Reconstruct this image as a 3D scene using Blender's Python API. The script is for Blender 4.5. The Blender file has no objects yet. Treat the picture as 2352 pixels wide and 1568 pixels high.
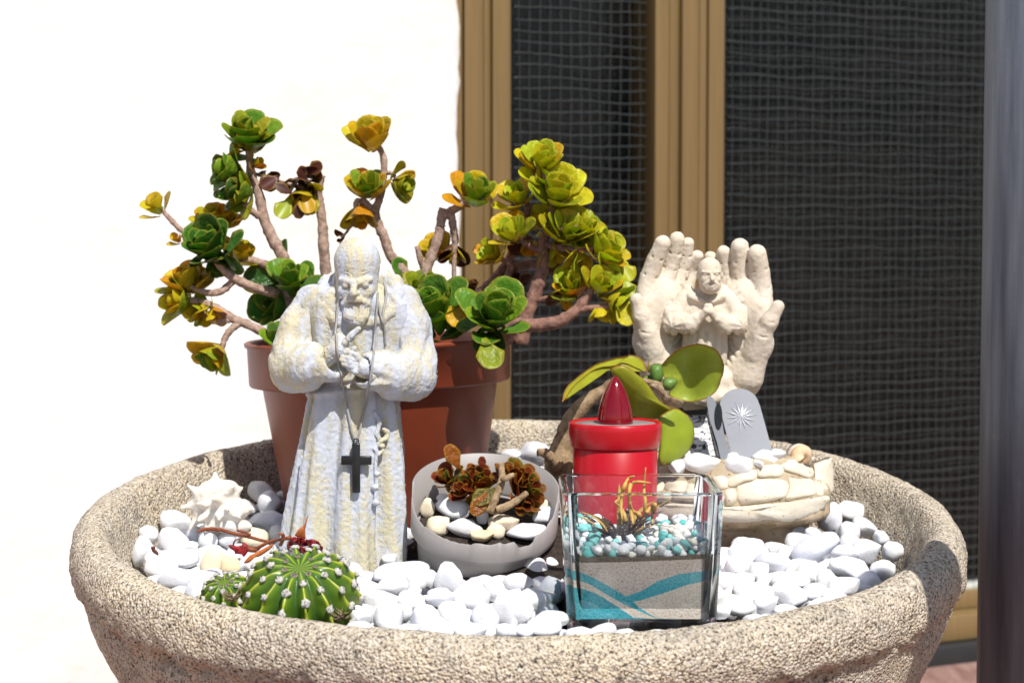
import bpy, bmesh, math, random
import numpy as np
from mathutils import Vector, Matrix, Quaternion
from mathutils.bvhtree import BVHTree

# ------------------------------------------------------------------ camera, light, exposure
scene = bpy.context.scene
F = 4450.0                    # focal length in pixels of a 2352 px wide picture
CAM = Vector((0.0, -1.30, 0.181))
PITCH = math.radians(3.14)
cd = bpy.data.cameras.new('camera'); cam = bpy.data.objects.new('camera', cd)
scene.collection.objects.link(cam); scene.camera = cam
cam.location = CAM; cam.rotation_euler = (math.pi / 2 - PITCH, 0, 0)
cd.sensor_width = 36; cd.lens = 36 * F / 2352; cd.clip_start = 0.02; cd.clip_end = 200
cd.dof.use_dof = True; cd.dof.focus_distance = 1.22; cd.dof.aperture_fstop = 12

SUN_EL, SUN_AZ = math.radians(53), math.radians(24)      # from the right and in front
S = Vector((math.cos(SUN_EL) * math.sin(SUN_AZ), -math.cos(SUN_EL) * math.cos(SUN_AZ), math.sin(SUN_EL)))
world = bpy.data.worlds.new('World'); scene.world = world; world.use_nodes = True
wn = world.node_tree; bg = wn.nodes['Background']
sky = wn.nodes.new('ShaderNodeTexSky'); sky.sky_type = 'NISHITA'; sky.sun_disc = False
sky.sun_elevation = SUN_EL; sky.sun_rotation = math.pi - SUN_AZ
wn.links.new(sky.outputs[0], bg.inputs[0]); bg.inputs[1].default_value = 0.085
sl = bpy.data.lights.new('sun', 'SUN'); sl.energy = 4.6; sl.angle = math.radians(0.53); sl.color = (1, 0.955, 0.88)
sun = bpy.data.objects.new('sun', sl); scene.collection.objects.link(sun)
sun.rotation_euler = S.to_track_quat('Z', 'Y').to_euler(); sun.location = (1, -2, 3)
vs = scene.view_settings
vs.view_transform = 'Standard'; vs.look = 'None'; vs.exposure = 0.36; vs.gamma = 1.0; vs.use_curve_mapping = False
scene.cycles.max_bounces = 10; scene.cycles.transparent_max_bounces = 16
scene.cycles.transmission_bounces = 8; scene.cycles.caustics_reflective = False; scene.cycles.caustics_refractive = False

# ------------------------------------------------------------------ helpers
R = math.radians
rng = random.Random(7)
nrg = np.random.RandomState(11)
COL = scene.collection
WORLD = {}
GROUND = -0.31
TILT = R(6.4)                 # the bowl leans a little towards the viewer

def ray(px, py):
    x, y = (px - 1176) / F, -(py - 784) / F
    return Vector((x, math.cos(PITCH) + y * math.sin(PITCH), -math.sin(PITCH) + y * math.cos(PITCH)))
def at(px, py, Y):
    d = ray(px, py); return CAM + d * ((Y - CAM.y) / d.y)
def m(n, Y): return n * (Y + 1.30) / F
def plevel(x, y):             # surface of the pebble bed
    return 0.112 * y - (0.031 if y > -0.06 else 0.031 - 0.075 * (-0.06 - y))
def on_bed(px, py, up=0.0):
    d = ray(px, py); lo, hi = 0.95, 1.65
    for _ in range(40):
        t = (lo + hi) / 2; p = CAM + d * t
        if p.z > plevel(p.x, p.y) + up: lo = t
        else: hi = t
    return CAM + d * lo

def tag(o, label, cat, group=None, kind=None):
    if label: o['label'] = label
    if cat: o['category'] = cat
    if group: o['group'] = group
    if kind: o['kind'] = kind
    return o
def thing(name, loc, label, cat, group=None):
    o = bpy.data.objects.new(name, None); COL.objects.link(o); o.location = loc
    o.empty_display_size = 0.02
    WORLD[o] = Matrix.Translation(loc)
    return tag(o, label, cat, group)
def put(name, me, mat=None, parent=None, mw=None, color=None):
    o = bpy.data.objects.new(name, me); COL.objects.link(o)
    if mat is not None and not me.materials: me.materials.append(mat)
    mw = mw or Matrix.Identity(4)
    if parent is not None:
        o.parent = parent; o.matrix_parent_inverse = WORLD[parent].inverted()
    o.matrix_basis = mw; WORLD[o] = mw.copy()
    if color: o.color = (*color, 1)
    return o
def mesh(name, v, f, smooth=True):
    me = bpy.data.meshes.new(name)
    me.from_pydata([tuple(p) for p in v], [], [tuple(int(i) for i in q) for q in f]); me.update()
    if smooth: me.polygons.foreach_set('use_smooth', [True] * len(me.polygons))
    return me
def np_mesh(name, v, f):
    me = bpy.data.meshes.new(name)
    v = np.asarray(v, np.float32); f = np.asarray(f, np.int32); k = f.shape[1]
    me.vertices.add(len(v)); me.vertices.foreach_set('co', v.ravel())
    me.loops.add(f.size); me.loops.foreach_set('vertex_index', f.ravel())
    me.polygons.add(len(f)); me.polygons.foreach_set('loop_start', np.arange(0, f.size, k, dtype=np.int32))
    me.polygons.foreach_set('loop_total', np.full(len(f), k, np.int32))
    me.polygons.foreach_set('use_smooth', np.ones(len(f), bool)); me.update(); me.validate()
    return me

# value noise on numpy arrays
_L = nrg.rand(32, 32, 32).astype(np.float32)
def noise(P, s, seed=0.0):
    p = np.asarray(P, np.float32) * np.float32(s) + np.float32(seed * 7.31)
    i = np.floor(p).astype(int); f = p - i; f = f * f * (3 - 2 * f)
    a = i & 31; b = (i + 1) & 31
    def g(x, y, z): return _L[x[..., 0], y[..., 1], z[..., 2]]
    fx, fy, fz = f[..., 0], f[..., 1], f[..., 2]
    c0 = g(a, a, a) * (1 - fx) + g(b, a, a) * fx; c1 = g(a, b, a) * (1 - fx) + g(b, b, a) * fx
    c2 = g(a, a, b) * (1 - fx) + g(b, a, b) * fx; c3 = g(a, b, b) * (1 - fx) + g(b, b, b) * fx
    return ((c0 * (1 - fy) + c1 * fy) * (1 - fz) + (c2 * (1 - fy) + c3 * fy) * fz) * 2 - 1
def fbm(P, s, n=3, seed=0):
    return sum(noise(P, s * 2 ** k, seed + k) / 2 ** k for k in range(n))

# ------------------------------------------------------------------ materials
class NT:
    def __init__(s, name):
        s.m = bpy.data.materials.new(name); s.m.use_nodes = True; s.t = s.m.node_tree
        s.b = s.t.nodes['Principled BSDF']; s.out = s.t.nodes['Material Output']
    def n(s, typ, props=None, **inp):
        nd = s.t.nodes.new('ShaderNode' + typ)
        for k, v in (props or {}).items(): setattr(nd, k, v)
        for k, v in inp.items():
            key = k.replace('_', ' ')
            sock = nd.inputs[int(k[1:])] if k[0] == 'i' and k[1:].isdigit() else nd.inputs[key]
            s.set(sock, v)
        return nd
    def set(s, sock, v):
        if isinstance(v, bpy.types.NodeSocket): s.t.links.new(v, sock)
        elif isinstance(v, bpy.types.Node): s.t.links.new(v.outputs[0], sock)
        elif isinstance(v, (tuple, list)) and len(v) == 3 and sock.type == 'RGBA': sock.default_value = (*v, 1)
        else: sock.default_value = v
    def co(s, scale=(1, 1, 1), kind='Object'):
        tc = s.n('TexCoord'); mp = s.n('Mapping', Vector=tc.outputs[kind], Scale=scale); return mp.outputs[0]
    def noise(s, scale, detail=4, rough=0.55, vec=None):
        return s.n('TexNoise', Scale=scale, Detail=detail, Roughness=rough, Vector=vec or s.co()).outputs[0]
    def ramp(s, fac, stops, interp='LINEAR'):
        r = s.n('ValToRGB', i0=fac); r.color_ramp.interpolation = interp
        el = r.color_ramp.elements
        while len(el) < len(stops): el.new(0.5)
        for e, (p, c) in zip(el, stops):
            e.position = p; e.color = (*c, 1) if len(c) == 3 else c
        return r.outputs[0]
    def mix(s, fac, a, b, mode='MIX'):
        nd = s.n('Mix', {'data_type': 'RGBA', 'blend_type': mode})
        s.set(nd.inputs[0], fac); s.set(nd.inputs[6], a); s.set(nd.inputs[7], b); return nd.outputs[2]
    def math(s, op, a, b=0.0):
        return s.n('Math', {'operation': op}, i0=a, i1=b).outputs[0]
    def base(s, v): s.set(s.b.inputs['Base Color'], v); return s
    def p(s, **k):
        for a, v in k.items(): s.set(s.b.inputs[a.replace('_', ' ')], v)
        return s
    def bump(s, h, strength=0.5, dist=0.001, prev=None):
        b = s.n('Bump', Strength=strength, Distance=dist, Height=h)
        if prev: s.set(b.inputs['Normal'], prev)
        s.set(s.b.inputs['Normal'], b.outputs[0]); return b.outputs[0]

def simple(name, c, rough=0.5, var=0.15, scale=60, bump=0.0, bscale=300, bdist=0.001, **k):
    t = NT(name)
    lo = tuple(x * (1 - var) for x in c); hi = tuple(min(1, x * (1 + var)) for x in c)
    t.base(t.ramp(t.noise(scale), [(0.3, lo), (0.7, hi)])).p(Roughness=rough, **k)
    if bump: t.bump(t.noise(bscale), bump, bdist)
    return t.m

def mat_concrete():
    t = NT('weathered_concrete'); v = t.co()
    grain = t.n('TexVoronoi', Vector=v, Scale=560.0, Randomness=1.0)
    n1 = t.noise(14, 5, vec=v); n2 = t.noise(600, 3, 0.7, v); n3 = t.noise(60, 4, 0.6, v)
    c = t.ramp(n1, [(0.32, (0.40, 0.35, 0.28)), (0.52, (0.56, 0.48, 0.37)), (0.7, (0.62, 0.52, 0.37))])
    c = t.mix(t.ramp(n2, [(0.425, (1, 1, 1)), (0.485, (0, 0, 0))]), c, (0.09, 0.077, 0.066))
    c = t.mix(t.ramp(n3, [(0.58, (0, 0, 0)), (0.72, (0.6, 0.6, 0.6))]), c, (0.14, 0.13, 0.12))
    c = t.mix(t.ramp(t.noise(9, 5, 0.7, v), [(0.57, (0, 0, 0)), (0.70, (0.55, 0.55, 0.55))]), c, (0.17, 0.16, 0.15))
    c = t.mix(t.ramp(grain.outputs['Color'], [(0.5, (0, 0, 0)), (0.8, (0.6, 0.6, 0.6))]), c, (0.72, 0.66, 0.56))
    t.base(c).p(Roughness=0.93, Specular_IOR_Level=0.15)
    h = t.math('SUBTRACT', 1.0, grain.outputs['Distance'])
    b = t.bump(h, 0.9, 0.0018); t.bump(n2, 0.6, 0.0010, b)
    return t.m
def mat_leaf(name, rough=0.36, trans=0.48, tint=False):
    t = NT(name); oi = t.n('Attribute', {'attribute_name': 'tint'}) if tint else t.n('ObjectInfo'); at_ = t.n('Attribute', {'attribute_name': 'edge'})
    n = t.noise(3.5, 3, vec=t.co((1, 1, 1)))
    c = oi.outputs['Color']
    hv = t.n('HueSaturation', Color=c)
    val = t.n('Math', {'operation': 'MULTIPLY_ADD'}, i0=n, i1=0.7, i2=0.62)
    t.set(hv.inputs['Value'], val)
    edge = t.mix(0.55, hv.outputs[0], (0.52, 0.36, 0.03))
    cc = t.mix(t.math('MULTIPLY', at_.outputs['Fac'], 0.75), hv.outputs[0], edge)
    sp = t.ramp(t.noise(11, 2, 0.5, t.co((1, 1, 1))), [(0.72, (0, 0, 0)), (0.76, (0.5, 0.5, 0.5))])
    cc = t.mix(sp, cc, (0.16, 0.06, 0.015))
    t.base(cc).p(Roughness=rough, Specular_IOR_Level=0.4)
    tr = t.n('BsdfTranslucent', Color=cc); mx = t.n('MixShader', i0=trans, i1=t.b.outputs[0], i2=tr.outputs[0])
    t.t.links.new(mx.outputs[0], t.out.inputs[0]); t.bump(n, 0.25, 0.02)
    return t.m
def mat_bark(name, a, b, scale=1.0):
    t = NT(name); v = t.co()
    n = t.noise(240 * scale, 5, 0.65, v); n2 = t.noise(60 * scale, 3, 0.6, v)
    c = t.ramp(n, [(0.3, a), (0.62, b)])
    c = t.mix(t.ramp(n2, [(0.62, (0, 0, 0)), (0.75, (0.6, 0.6, 0.6))]), c, tuple(x * 0.3 for x in a))
    t.base(c).p(Roughness=0.85); t.bump(n, 0.8, 0.0015); return t.m
def mat_statue():
    t = NT('weathered_statue_paint'); v = t.co(); vz = t.co((1, 1, 0.16))
    chip = t.noise(75, 6, 0.68, vz); chip2 = t.noise(260, 4, 0.7, v)
    s = t.math('ADD', t.math('MULTIPLY', chip, 0.7), t.math('MULTIPLY', chip2, 0.3))
    k = t.ramp(s, [(0.46, (0, 0, 0)), (0.56, (1, 1, 1))])
    c = t.mix(k, (0.47, 0.50, 0.57), (0.52, 0.48, 0.345))
    c = t.mix(t.ramp(t.noise(420, 3, 0.7, v), [(0.32, (0.45, 0.45, 0.45)), (0.40, (0, 0, 0))]), c, (0.30, 0.27, 0.21))
    c = t.mix(t.ramp(t.noise(22, 4, 0.6, v), [(0.58, (0, 0, 0)), (0.78, (0.55, 0.55, 0.55))]), c, (0.38, 0.36, 0.33))
    c = t.mix(t.ramp(t.noise(34, 3, 0.5, t.co((1, 1, 1))), [(0.71, (0, 0, 0)), (0.76, (0.4, 0.4, 0.4))]), c, (0.62, 0.42, 0.2))
    t.base(c).p(Roughness=0.8, Specular_IOR_Level=0.2)
    h = t.math('MULTIPLY', t.noise(520, 4, 0.75, v), k)
    t.bump(h, 0.6, 0.0012); return t.m
def mat_plaster(name, a, b, dirt, fine=700, spot=(0.67, 0.70)):
    t = NT(name); v = t.co()
    c = t.ramp(t.noise(40, 4, 0.6, v), [(0.3, a), (0.7, b)])
    c = t.mix(t.ramp(t.noise(fine, 3, 0.6, v), [(spot[0], (0, 0, 0)), (spot[1], (0.8, 0.8, 0.8))]), c, dirt)
    c = t.mix(t.ramp(t.noise(90, 5, 0.7, v), [(0.62, (0, 0, 0)), (0.8, (0.5, 0.5, 0.5))]), c, tuple(x * 1.6 for x in dirt))
    t.base(c).p(Roughness=0.8, Specular_IOR_Level=0.2); t.bump(t.noise(380, 4, 0.6, v), 0.35, 0.0012); return t.m
def mat_pebble():
    t = NT('white_marble_pebble'); oi = t.n('ObjectInfo'); v = t.n('VectorMath', {'operation': 'ADD'})
    tc = t.n('TexCoord'); t.set(v.inputs[0], tc.outputs['Object'])
    sh = t.n('VectorMath', {'operation': 'SCALE'}, i0=(17.0, 31.0, 5.0)); t.set(sh.inputs['Scale'], oi.outputs['Random'])
    t.set(v.inputs[1], sh.outputs[0]); vec = v.outputs[0]
    n = t.noise(1.6, 5, 0.6, vec); vein = t.n('TexNoise', Scale=1.1, Detail=6.0, Distortion=1.5, Vector=vec).outputs[0]
    c = t.mix(t.ramp(n, [(0.35, (0, 0, 0)), (0.75, (1, 1, 1))]), (0.80, 0.80, 0.81), (0.69, 0.70, 0.735))
    c = t.mix(t.ramp(vein, [(0.485, (0, 0, 0)), (0.5, (0.28, 0.28, 0.28)), (0.515, (0, 0, 0))]), c, (0.42, 0.44, 0.5))
    c = t.mix(1.0, c, oi.outputs['Color'], 'MULTIPLY')
    t.base(c).p(Roughness=0.62, Specular_IOR_Level=0.3, Subsurface_Weight=0.0)
    t.bump(t.noise(9, 5, 0.65, vec), 0.22, 0.05); return t.m

# ------------------------------------------------------------------ mesh builders
def box(lo, hi):
    v = [(x, y, z) for x in (lo[0], hi[0]) for y in (lo[1], hi[1]) for z in (lo[2], hi[2])]
    return v, [(0, 1, 3, 2), (4, 6, 7, 5), (0, 4, 5, 1), (2, 3, 7, 6), (0, 2, 6, 4), (1, 5, 7, 3)]
def bevelled(name, v, f, w, seg=2, smooth=True):
    bm = bmesh.new(); vv = [bm.verts.new(tuple(p)) for p in v]
    for q in f: bm.faces.new([vv[i] for i in q])
    bmesh.ops.recalc_face_normals(bm, faces=bm.faces)
    bmesh.ops.bevel(bm, geom=list(bm.edges), offset=w, segments=seg, profile=0.5, affect='EDGES')
    me = bpy.data.meshes.new(name); bm.to_mesh(me); bm.free()
    if smooth: me.polygons.foreach_set('use_smooth', [True] * len(me.polygons))
    return me
def spline(pts, n):
    P = [Vector(p) for p in pts]; P = [P[0] * 2 - P[1]] + P + [P[-1] * 2 - P[-2]]
    out = []
    for i in range(1, len(P) - 2):
        a, b, c, d = P[i - 1:i + 3]
        for k in range(n):
            t = k / n
            out.append(0.5 * ((2 * b) + (c - a) * t + (2 * a - 5 * b + 4 * c - d) * t * t + (3 * b - a - 3 * c + d) * t ** 3))
    out.append(P[-2]); return out
def tube(pts, rad, seg=8, bump=0.0, seed=0, ring=0, cap=True):
    """sweep a circle along pts with per-point radii; ring>0 adds leaf-scar rings"""
    pts = [Vector(p) for p in pts]; n = len(pts)
    if not hasattr(rad, '__len__'): rad = [rad] * n
    if len(rad) != n: rad = list(np.interp(np.linspace(0, 1, n), np.linspace(0, 1, len(rad)), rad))
    v, f = [], []; u = None
    for i, p in enumerate(pts):
        t = (pts[min(i + 1, n - 1)] - pts[max(i - 1, 0)]).normalized()
        if u is None: u = t.orthogonal().normalized()
        u = (u - t * u.dot(t)).normalized(); w = t.cross(u)
        for k in range(seg):
            a = 2 * math.pi * k / seg; r = rad[i]
            if ring: r *= 1 + 0.13 * (1 if i % ring == 0 else 0)
            if bump: r *= 1 + bump * (2 * ((math.sin(seed * 3.1 + i * 12.9898 + k * 78.233) * 43758.5) % 1) - 1)
            v.append(p + (u * math.cos(a) + w * math.sin(a)) * r)
    for i in range(n - 1):
        for k in range(seg):
            a, b = i * seg + k, i * seg + (k + 1) % seg
            f.append((a, b, b + seg, a + seg))
    if cap:
        f.append(tuple(range(seg))[::-1]); f.append(tuple(range((n - 1) * seg, n * seg)))
    return v, f
def join(*vf):
    V, Fc = [], []
    for v, f in vf:
        o = len(V); V += list(v); Fc += [tuple(i + o for i in q) for q in f]
    return V, Fc
def lathe(prof, seg=96, warp=None, close=False):
    v, f = [], []; n = len(prof)
    for k in range(seg):
        a = 2 * math.pi * k / seg
        for j, (r, z) in enumerate(prof): v.append((r * math.cos(a), r * math.sin(a), z))
    for k in range(seg):
        for j in range(n - 1):
            a, b = k * n + j, ((k + 1) % seg) * n + j
            f.append((a, b, b + 1, a + 1))
    return v, f
def pillow_px(poly, Yf, bulge, thick, rings=(1, .93, .75, .45), wob=0.0, sub=1, seed=0, back=True):
    """a solid piece whose outline is seen at these pixels; Yf gives the depth of its face, bulge > 0 comes forward"""
    P = []
    n0 = len(poly); s2 = [Vector((*p, 0)) for p in poly]
    if sub > 1: s2 = spline(list(s2) + [s2[0]], sub)[:-1]
    r_ = random.Random(seed)
    n = len(s2); c = sum(s2, Vector()) / n
    s2 = [p + Vector((r_.uniform(-wob, wob), r_.uniform(-wob, wob), 0)) for p in s2]
    v, f = [], []
    prof = rings
    for s in prof:
        for p in s2:
            q = c + (p - c) * s; Y = Yf(q.x, q.y) - bulge * math.sqrt(max(0, 1 - s ** 2.2)); v.append(at(q.x, q.y, Y))
    v.append(at(c.x, c.y, Yf(c.x, c.y) - bulge))
    for j in range(len(prof) - 1):
        for k in range(n):
            a, b = j * n + k, j * n + (k + 1) % n; f.append((a, b, b + n, a + n))
    L = (len(prof) - 1) * n; ci = len(v) - 1
    for k in range(n): f.append((L + k, L + (k + 1) % n, ci))
    nv = len(v)
    for p in list(v): v.append(p + Vector((0, thick, 0)))
    for q in list(f): f.append(tuple(i + nv for i in q[::-1]))
    for k in range(n): f.append((k, k + nv, (k + 1) % n + nv, (k + 1) % n))
    return v, f

# ------------------------------------------------------------------ carving in a distance field
class Vol:
    def __init__(s, lo, hi, vx):
        s.lo = np.array(lo, np.float32); s.vx = vx
        s.ax = [np.arange(lo[i], hi[i], vx, dtype=np.float32) for i in range(3)]
        s.f = np.full([len(a) for a in s.ax], 0.02, np.float32)
    def op(s, fn, lo, hi, k, sub=False):
        sl = []
        for i in range(3):
            a = int(max(0, (lo[i] - s.lo[i]) / s.vx - 3 - k / s.vx)); b = int(min(len(s.ax[i]), (hi[i] - s.lo[i]) / s.vx + 4 + k / s.vx))
            if b <= a: return
            sl.append(slice(a, b))
        sl = tuple(sl)
        X, Y, Z = s.ax[0][sl[0]][:, None, None], s.ax[1][sl[1]][None, :, None], s.ax[2][sl[2]][None, None, :]
        d = fn(X, Y, Z); g = s.f[sl]; k = max(k, 1e-5)
        if sub: d = -d; h = np.clip(0.5 - 0.5 * (g - d) / k, 0, 1); s.f[sl] = g * (1 - h) + d * h + k * h * (1 - h)
        else: h = np.clip(0.5 + 0.5 * (g - d) / k, 0, 1); s.f[sl] = g * (1 - h) + d * h - k * h * (1 - h)
    def cap(s, a, b, ra, rb=None, k=0.001, sub=False):
        a, b = np.array(a, np.float32), np.array(b, np.float32); rb = ra if rb is None else rb
        ba = b - a; bb = float(ba @ ba) + 1e-12
        def fn(X, Y, Z):
            px, py, pz = X - a[0], Y - a[1], Z - a[2]
            h = np.clip((px * ba[0] + py * ba[1] + pz * ba[2]) / bb, 0, 1)
            return np.sqrt((px - ba[0] * h) ** 2 + (py - ba[1] * h) ** 2 + (pz - ba[2] * h) ** 2) - (ra + (rb - ra) * h)
        r = max(ra, rb); s.op(fn, np.minimum(a, b) - r, np.maximum(a, b) + r, k, sub)
    def chain(s, pts, rad, k=0.001, sub=False):
        for i in range(len(pts) - 1): s.cap(pts[i], pts[i + 1], rad[i], rad[i + 1], k, sub)
    def ell(s, c, r, rot=None, k=0.001, sub=False):
        M = np.array(rot.inverted() if rot else Matrix.Identity(3), np.float32)
        def fn(X, Y, Z):
            p = [X - c[0], Y - c[1], Z - c[2]]
            q = [M[i][0] * p[0] + M[i][1] * p[1] + M[i][2] * p[2] for i in range(3)]
            k0 = np.sqrt(sum((q[i] / r[i]) ** 2 for i in range(3))); k1 = np.sqrt(sum((q[i] / r[i] ** 2) ** 2 for i in range(3))) + 1e-9
            return k0 * (k0 - 1) / k1
        R_ = max(r) if rot else None
        rr = np.array([R_] * 3 if rot else r); s.op(fn, np.array(c) - rr, np.array(c) + rr, k, sub)
    def verts(s):
        f = s.f; ins = f < 0; nx, ny, nz = f.shape
        acc = np.zeros((nx - 1, ny - 1, nz - 1, 3), np.float32); cnt = np.zeros((nx - 1, ny - 1, nz - 1), np.float32)
        cr = []
        for axs in range(3):
            a = [slice(None)] * 3; b = [slice(None)] * 3; a[axs] = slice(0, -1); b[axs] = slice(1, None)
            fa, fb = f[tuple(a)], f[tuple(b)]; x = ins[tuple(a)] != ins[tuple(b)]
            idx = np.argwhere(x); t = (fa[x] / (fa[x] - fb[x])).astype(np.float32); cr.append((idx, ins[tuple(a)][x]))
            o = [i for i in range(3) if i != axs]
            for d0 in (0, 1):
                for d1 in (0, 1):
                    c = idx.copy(); c[:, o[0]] -= d0; c[:, o[1]] -= d1
                    ok = (c >= 0).all(1) & (c[:, 0] < nx - 1) & (c[:, 1] < ny - 1) & (c[:, 2] < nz - 1)
                    P = idx.astype(np.float32).copy(); P[:, axs] += t
                    np.add.at(acc, tuple(c[ok].T), P[ok]); np.add.at(cnt, tuple(c[ok].T), 1)
        m_ = cnt > 0; ids = np.full(cnt.shape, -1, np.int64); ids[m_] = np.arange(m_.sum())
        V = acc[m_] / cnt[m_][:, None] * s.vx + s.lo
        Q = []
        for axs in range(3):
            idx, fl = cr[axs]; o = [(axs + 1) % 3, (axs + 2) % 3]
            ok = (idx[:, o[0]] > 0) & (idx[:, o[1]] > 0) & (idx[:, o[0]] < f.shape[o[0]] - 1) & (idx[:, o[1]] < f.shape[o[1]] - 1)
            idx, fl = idx[ok], fl[ok]
            def g(d0, d1):
                c = idx.copy(); c[:, o[0]] -= d0; c[:, o[1]] -= d1; return ids[tuple(c.T)]
            q = np.stack([g(1, 1), g(0, 1), g(0, 0), g(1, 0)], 1); q[~fl] = q[~fl][:, ::-1]; Q.append(q)
        return V, np.concatenate(Q)
    def build(s, name, amp=0.0, scale=400, off=(0, 0, 0), seed=0, lf=0.0, fold=None):
        V, Q = s.verts(); off = np.array(off, np.float32)
        for _ in range(1):                      # one light smoothing pass
            A = np.zeros_like(V); C = np.zeros(len(V), np.float32)
            for i in range(4):
                np.add.at(A, Q[:, i], V[Q[:, (i + 1) % 4]]); np.add.at(C, Q[:, i], 1)
            V = V * 0.5 + 0.5 * A / C[:, None]
        if amp or lf or fold:
            e1 = V[Q[:, 2]] - V[Q[:, 0]]; e2 = V[Q[:, 3]] - V[Q[:, 1]]; nf = np.cross(e1, e2); N = np.zeros_like(V)
            for i in range(4): np.add.at(N, Q[:, i], nf)
            N /= np.linalg.norm(N, axis=1)[:, None] + 1e-12
            V = V + N * (amp * fbm(V, scale, 2, seed) + lf * noise(V, 90, seed + 5) + (fold(V) if fold else 0))[:, None]
        return np_mesh(name, V + off, Q)

# ------------------------------------------------------------------ materials in use
M_CONC = mat_concrete(); M_LEAF = mat_leaf('succulent_leaf'); M_LEAFT = mat_leaf('succulent_leaf_small', tint=True); M_STAT = mat_statue(); M_PEB = mat_pebble()
M_BARK = mat_bark('succulent_bark', (0.17, 0.095, 0.065), (0.42, 0.30, 0.24))
M_BARKD = mat_bark('red_brown_bark', (0.11, 0.05, 0.035), (0.30, 0.16, 0.12))
M_WOOD = mat_bark('dry_stem', (0.13, 0.075, 0.035), (0.40, 0.29, 0.17), 0.7)
M_DEAD = simple('dry_brown_leaf', (0.13, 0.035, 0.022), 0.7, 0.5, 200, 0.5, 500)
M_TERRA = simple('brown_plastic', (0.195, 0.038, 0.015), 0.42, 0.10, 30, 0.15, 25, 0.001, Specular_IOR_Level=0.45)
M_SOIL = simple('dark_soil', (0.035, 0.024, 0.017), 0.95, 0.6, 250, 1.0, 300, 0.004)
M_GREY = simple('pale_grey_plastic', (0.275, 0.255, 0.25), 0.5, 0.06, 30, 0.06, 40)
M_RED = NT('red_candle_plastic').base((0.42, 0.003, 0.010)).p(Roughness=0.30, Specular_IOR_Level=0.5, Subsurface_Weight=0.12, Subsurface_Radius=(0.01, 0.002, 0.002), Subsurface_Scale=0.4).m
M_REDG = NT('clear_red_plastic').base((0.27, 0.002, 0.010)).p(Roughness=0.09, Transmission_Weight=0.45, IOR=1.45, Coat_Weight=0.3).m
M_FOIL = simple('dull_grey_disc', (0.30, 0.29, 0.29), 0.45, 0.3, 120, 0.2, 200, Metallic=0.3)
M_BLACK = simple('black_resin', (0.010, 0.010, 0.011), 0.3, 0.3, 200)
M_BLKP = simple('black_frame', (0.012, 0.012, 0.013), 0.35, 0.3, 200)
M_CORD = simple('grey_cord', (0.30, 0.29, 0.28), 0.7, 0.15, 300)
M_STEEL = simple('satin_steel', (0.26, 0.27, 0.30), 0.5, 0.08, 30, 0.05, 400, Metallic=0.35)
M_STAR = NT('polished_steel').base((0.8, 0.82, 0.86)).p(Roughness=0.35, Metallic=0.5).m
M_PLAS = mat_plaster('cream_plaster', (0.55, 0.47, 0.37), (0.65, 0.585, 0.495), (0.16, 0.10, 0.06))
M_STONE = mat_plaster('cast_cream_stone', (0.58, 0.51, 0.395), (0.69, 0.63, 0.53), (0.17, 0.11, 0.06), 300, (0.66, 0.7))
M_STONEB = mat_plaster('stained_cast_stone', (0.34, 0.24, 0.14), (0.50, 0.40, 0.28), (0.14, 0.085, 0.045), 260, (0.60, 0.68))
M_SHELL = mat_plaster('chalky_shell', (0.62, 0.55, 0.47), (0.70, 0.66, 0.61), (0.45, 0.30, 0.18), 200, (0.72, 0.8))

def mat_frame():
    t = NT('bronze_anodised_aluminium'); v = t.co((1, 1, 0.03))
    t.base(t.ramp(t.noise(160, 4, 0.6, v), [(0.3, (0.205, 0.135, 0.052)), (0.7, (0.25, 0.168, 0.072))])).p(Roughness=0.46, Metallic=0.25)
    t.bump(t.noise(30, 3), 0.08, 0.003); return t.m
def mat_pole():
    t = NT('galvanised_pole'); v = t.co((1, 1, 0.06))
    c = t.ramp(t.noise(120, 5, 0.6, v), [(0.3, (0.075, 0.09, 0.12)), (0.7, (0.17, 0.19, 0.235))])
    c = t.mix(t.ramp(t.noise(35, 6, 0.7), [(0.6, (0, 0, 0)), (0.75, (0.6, 0.6, 0.6))]), c, (0.20, 0.20, 0.21))
    t.base(c).p(Roughness=0.5, Metallic=0.25); t.bump(t.noise(200, 4), 0.2, 0.001); return t.m
def mat_wall():
    t = NT('white_plaster_wall')
    c = t.ramp(t.noise(3.5, 5, 0.6), [(0.40, (0.77, 0.77, 0.79)), (0.72, (0.77, 0.74, 0.66))])
    t.base(c).p(Roughness=0.9, Specular_IOR_Level=0.1); b = t.bump(t.noise(60, 4, 0.6), 0.25, 0.003); t.bump(t.noise(14, 3), 0.25, 0.012, b); return t.m
def mat_floor():
    t = NT('red_brown_floor_tile'); v = t.co((1, 1, 1))
    c = t.ramp(t.noise(30, 6, 0.65, t.co((3, 0.6, 1))), [(0.3, (0.19, 0.095, 0.075)), (0.7, (0.36, 0.23, 0.20))])
    t.base(c).p(Roughness=0.6); t.bump(t.noise(120, 4), 0.3, 0.002); return t.m
def mat_pane():
    t = NT('obscured_dark_glass'); v = t.co()
    vo = t.n('TexVoronoi', Vector=v, Scale=170.0)
    c = t.ramp(t.noise(7, 3), [(0.35, (0.003, 0.0035, 0.004)), (0.7, (0.012, 0.011, 0.010))])
    t.base(c).p(Roughness=0.2, Specular_IOR_Level=0.3); t.bump(vo.outputs['Distance'], 0.25, 0.002); return t.m
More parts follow.
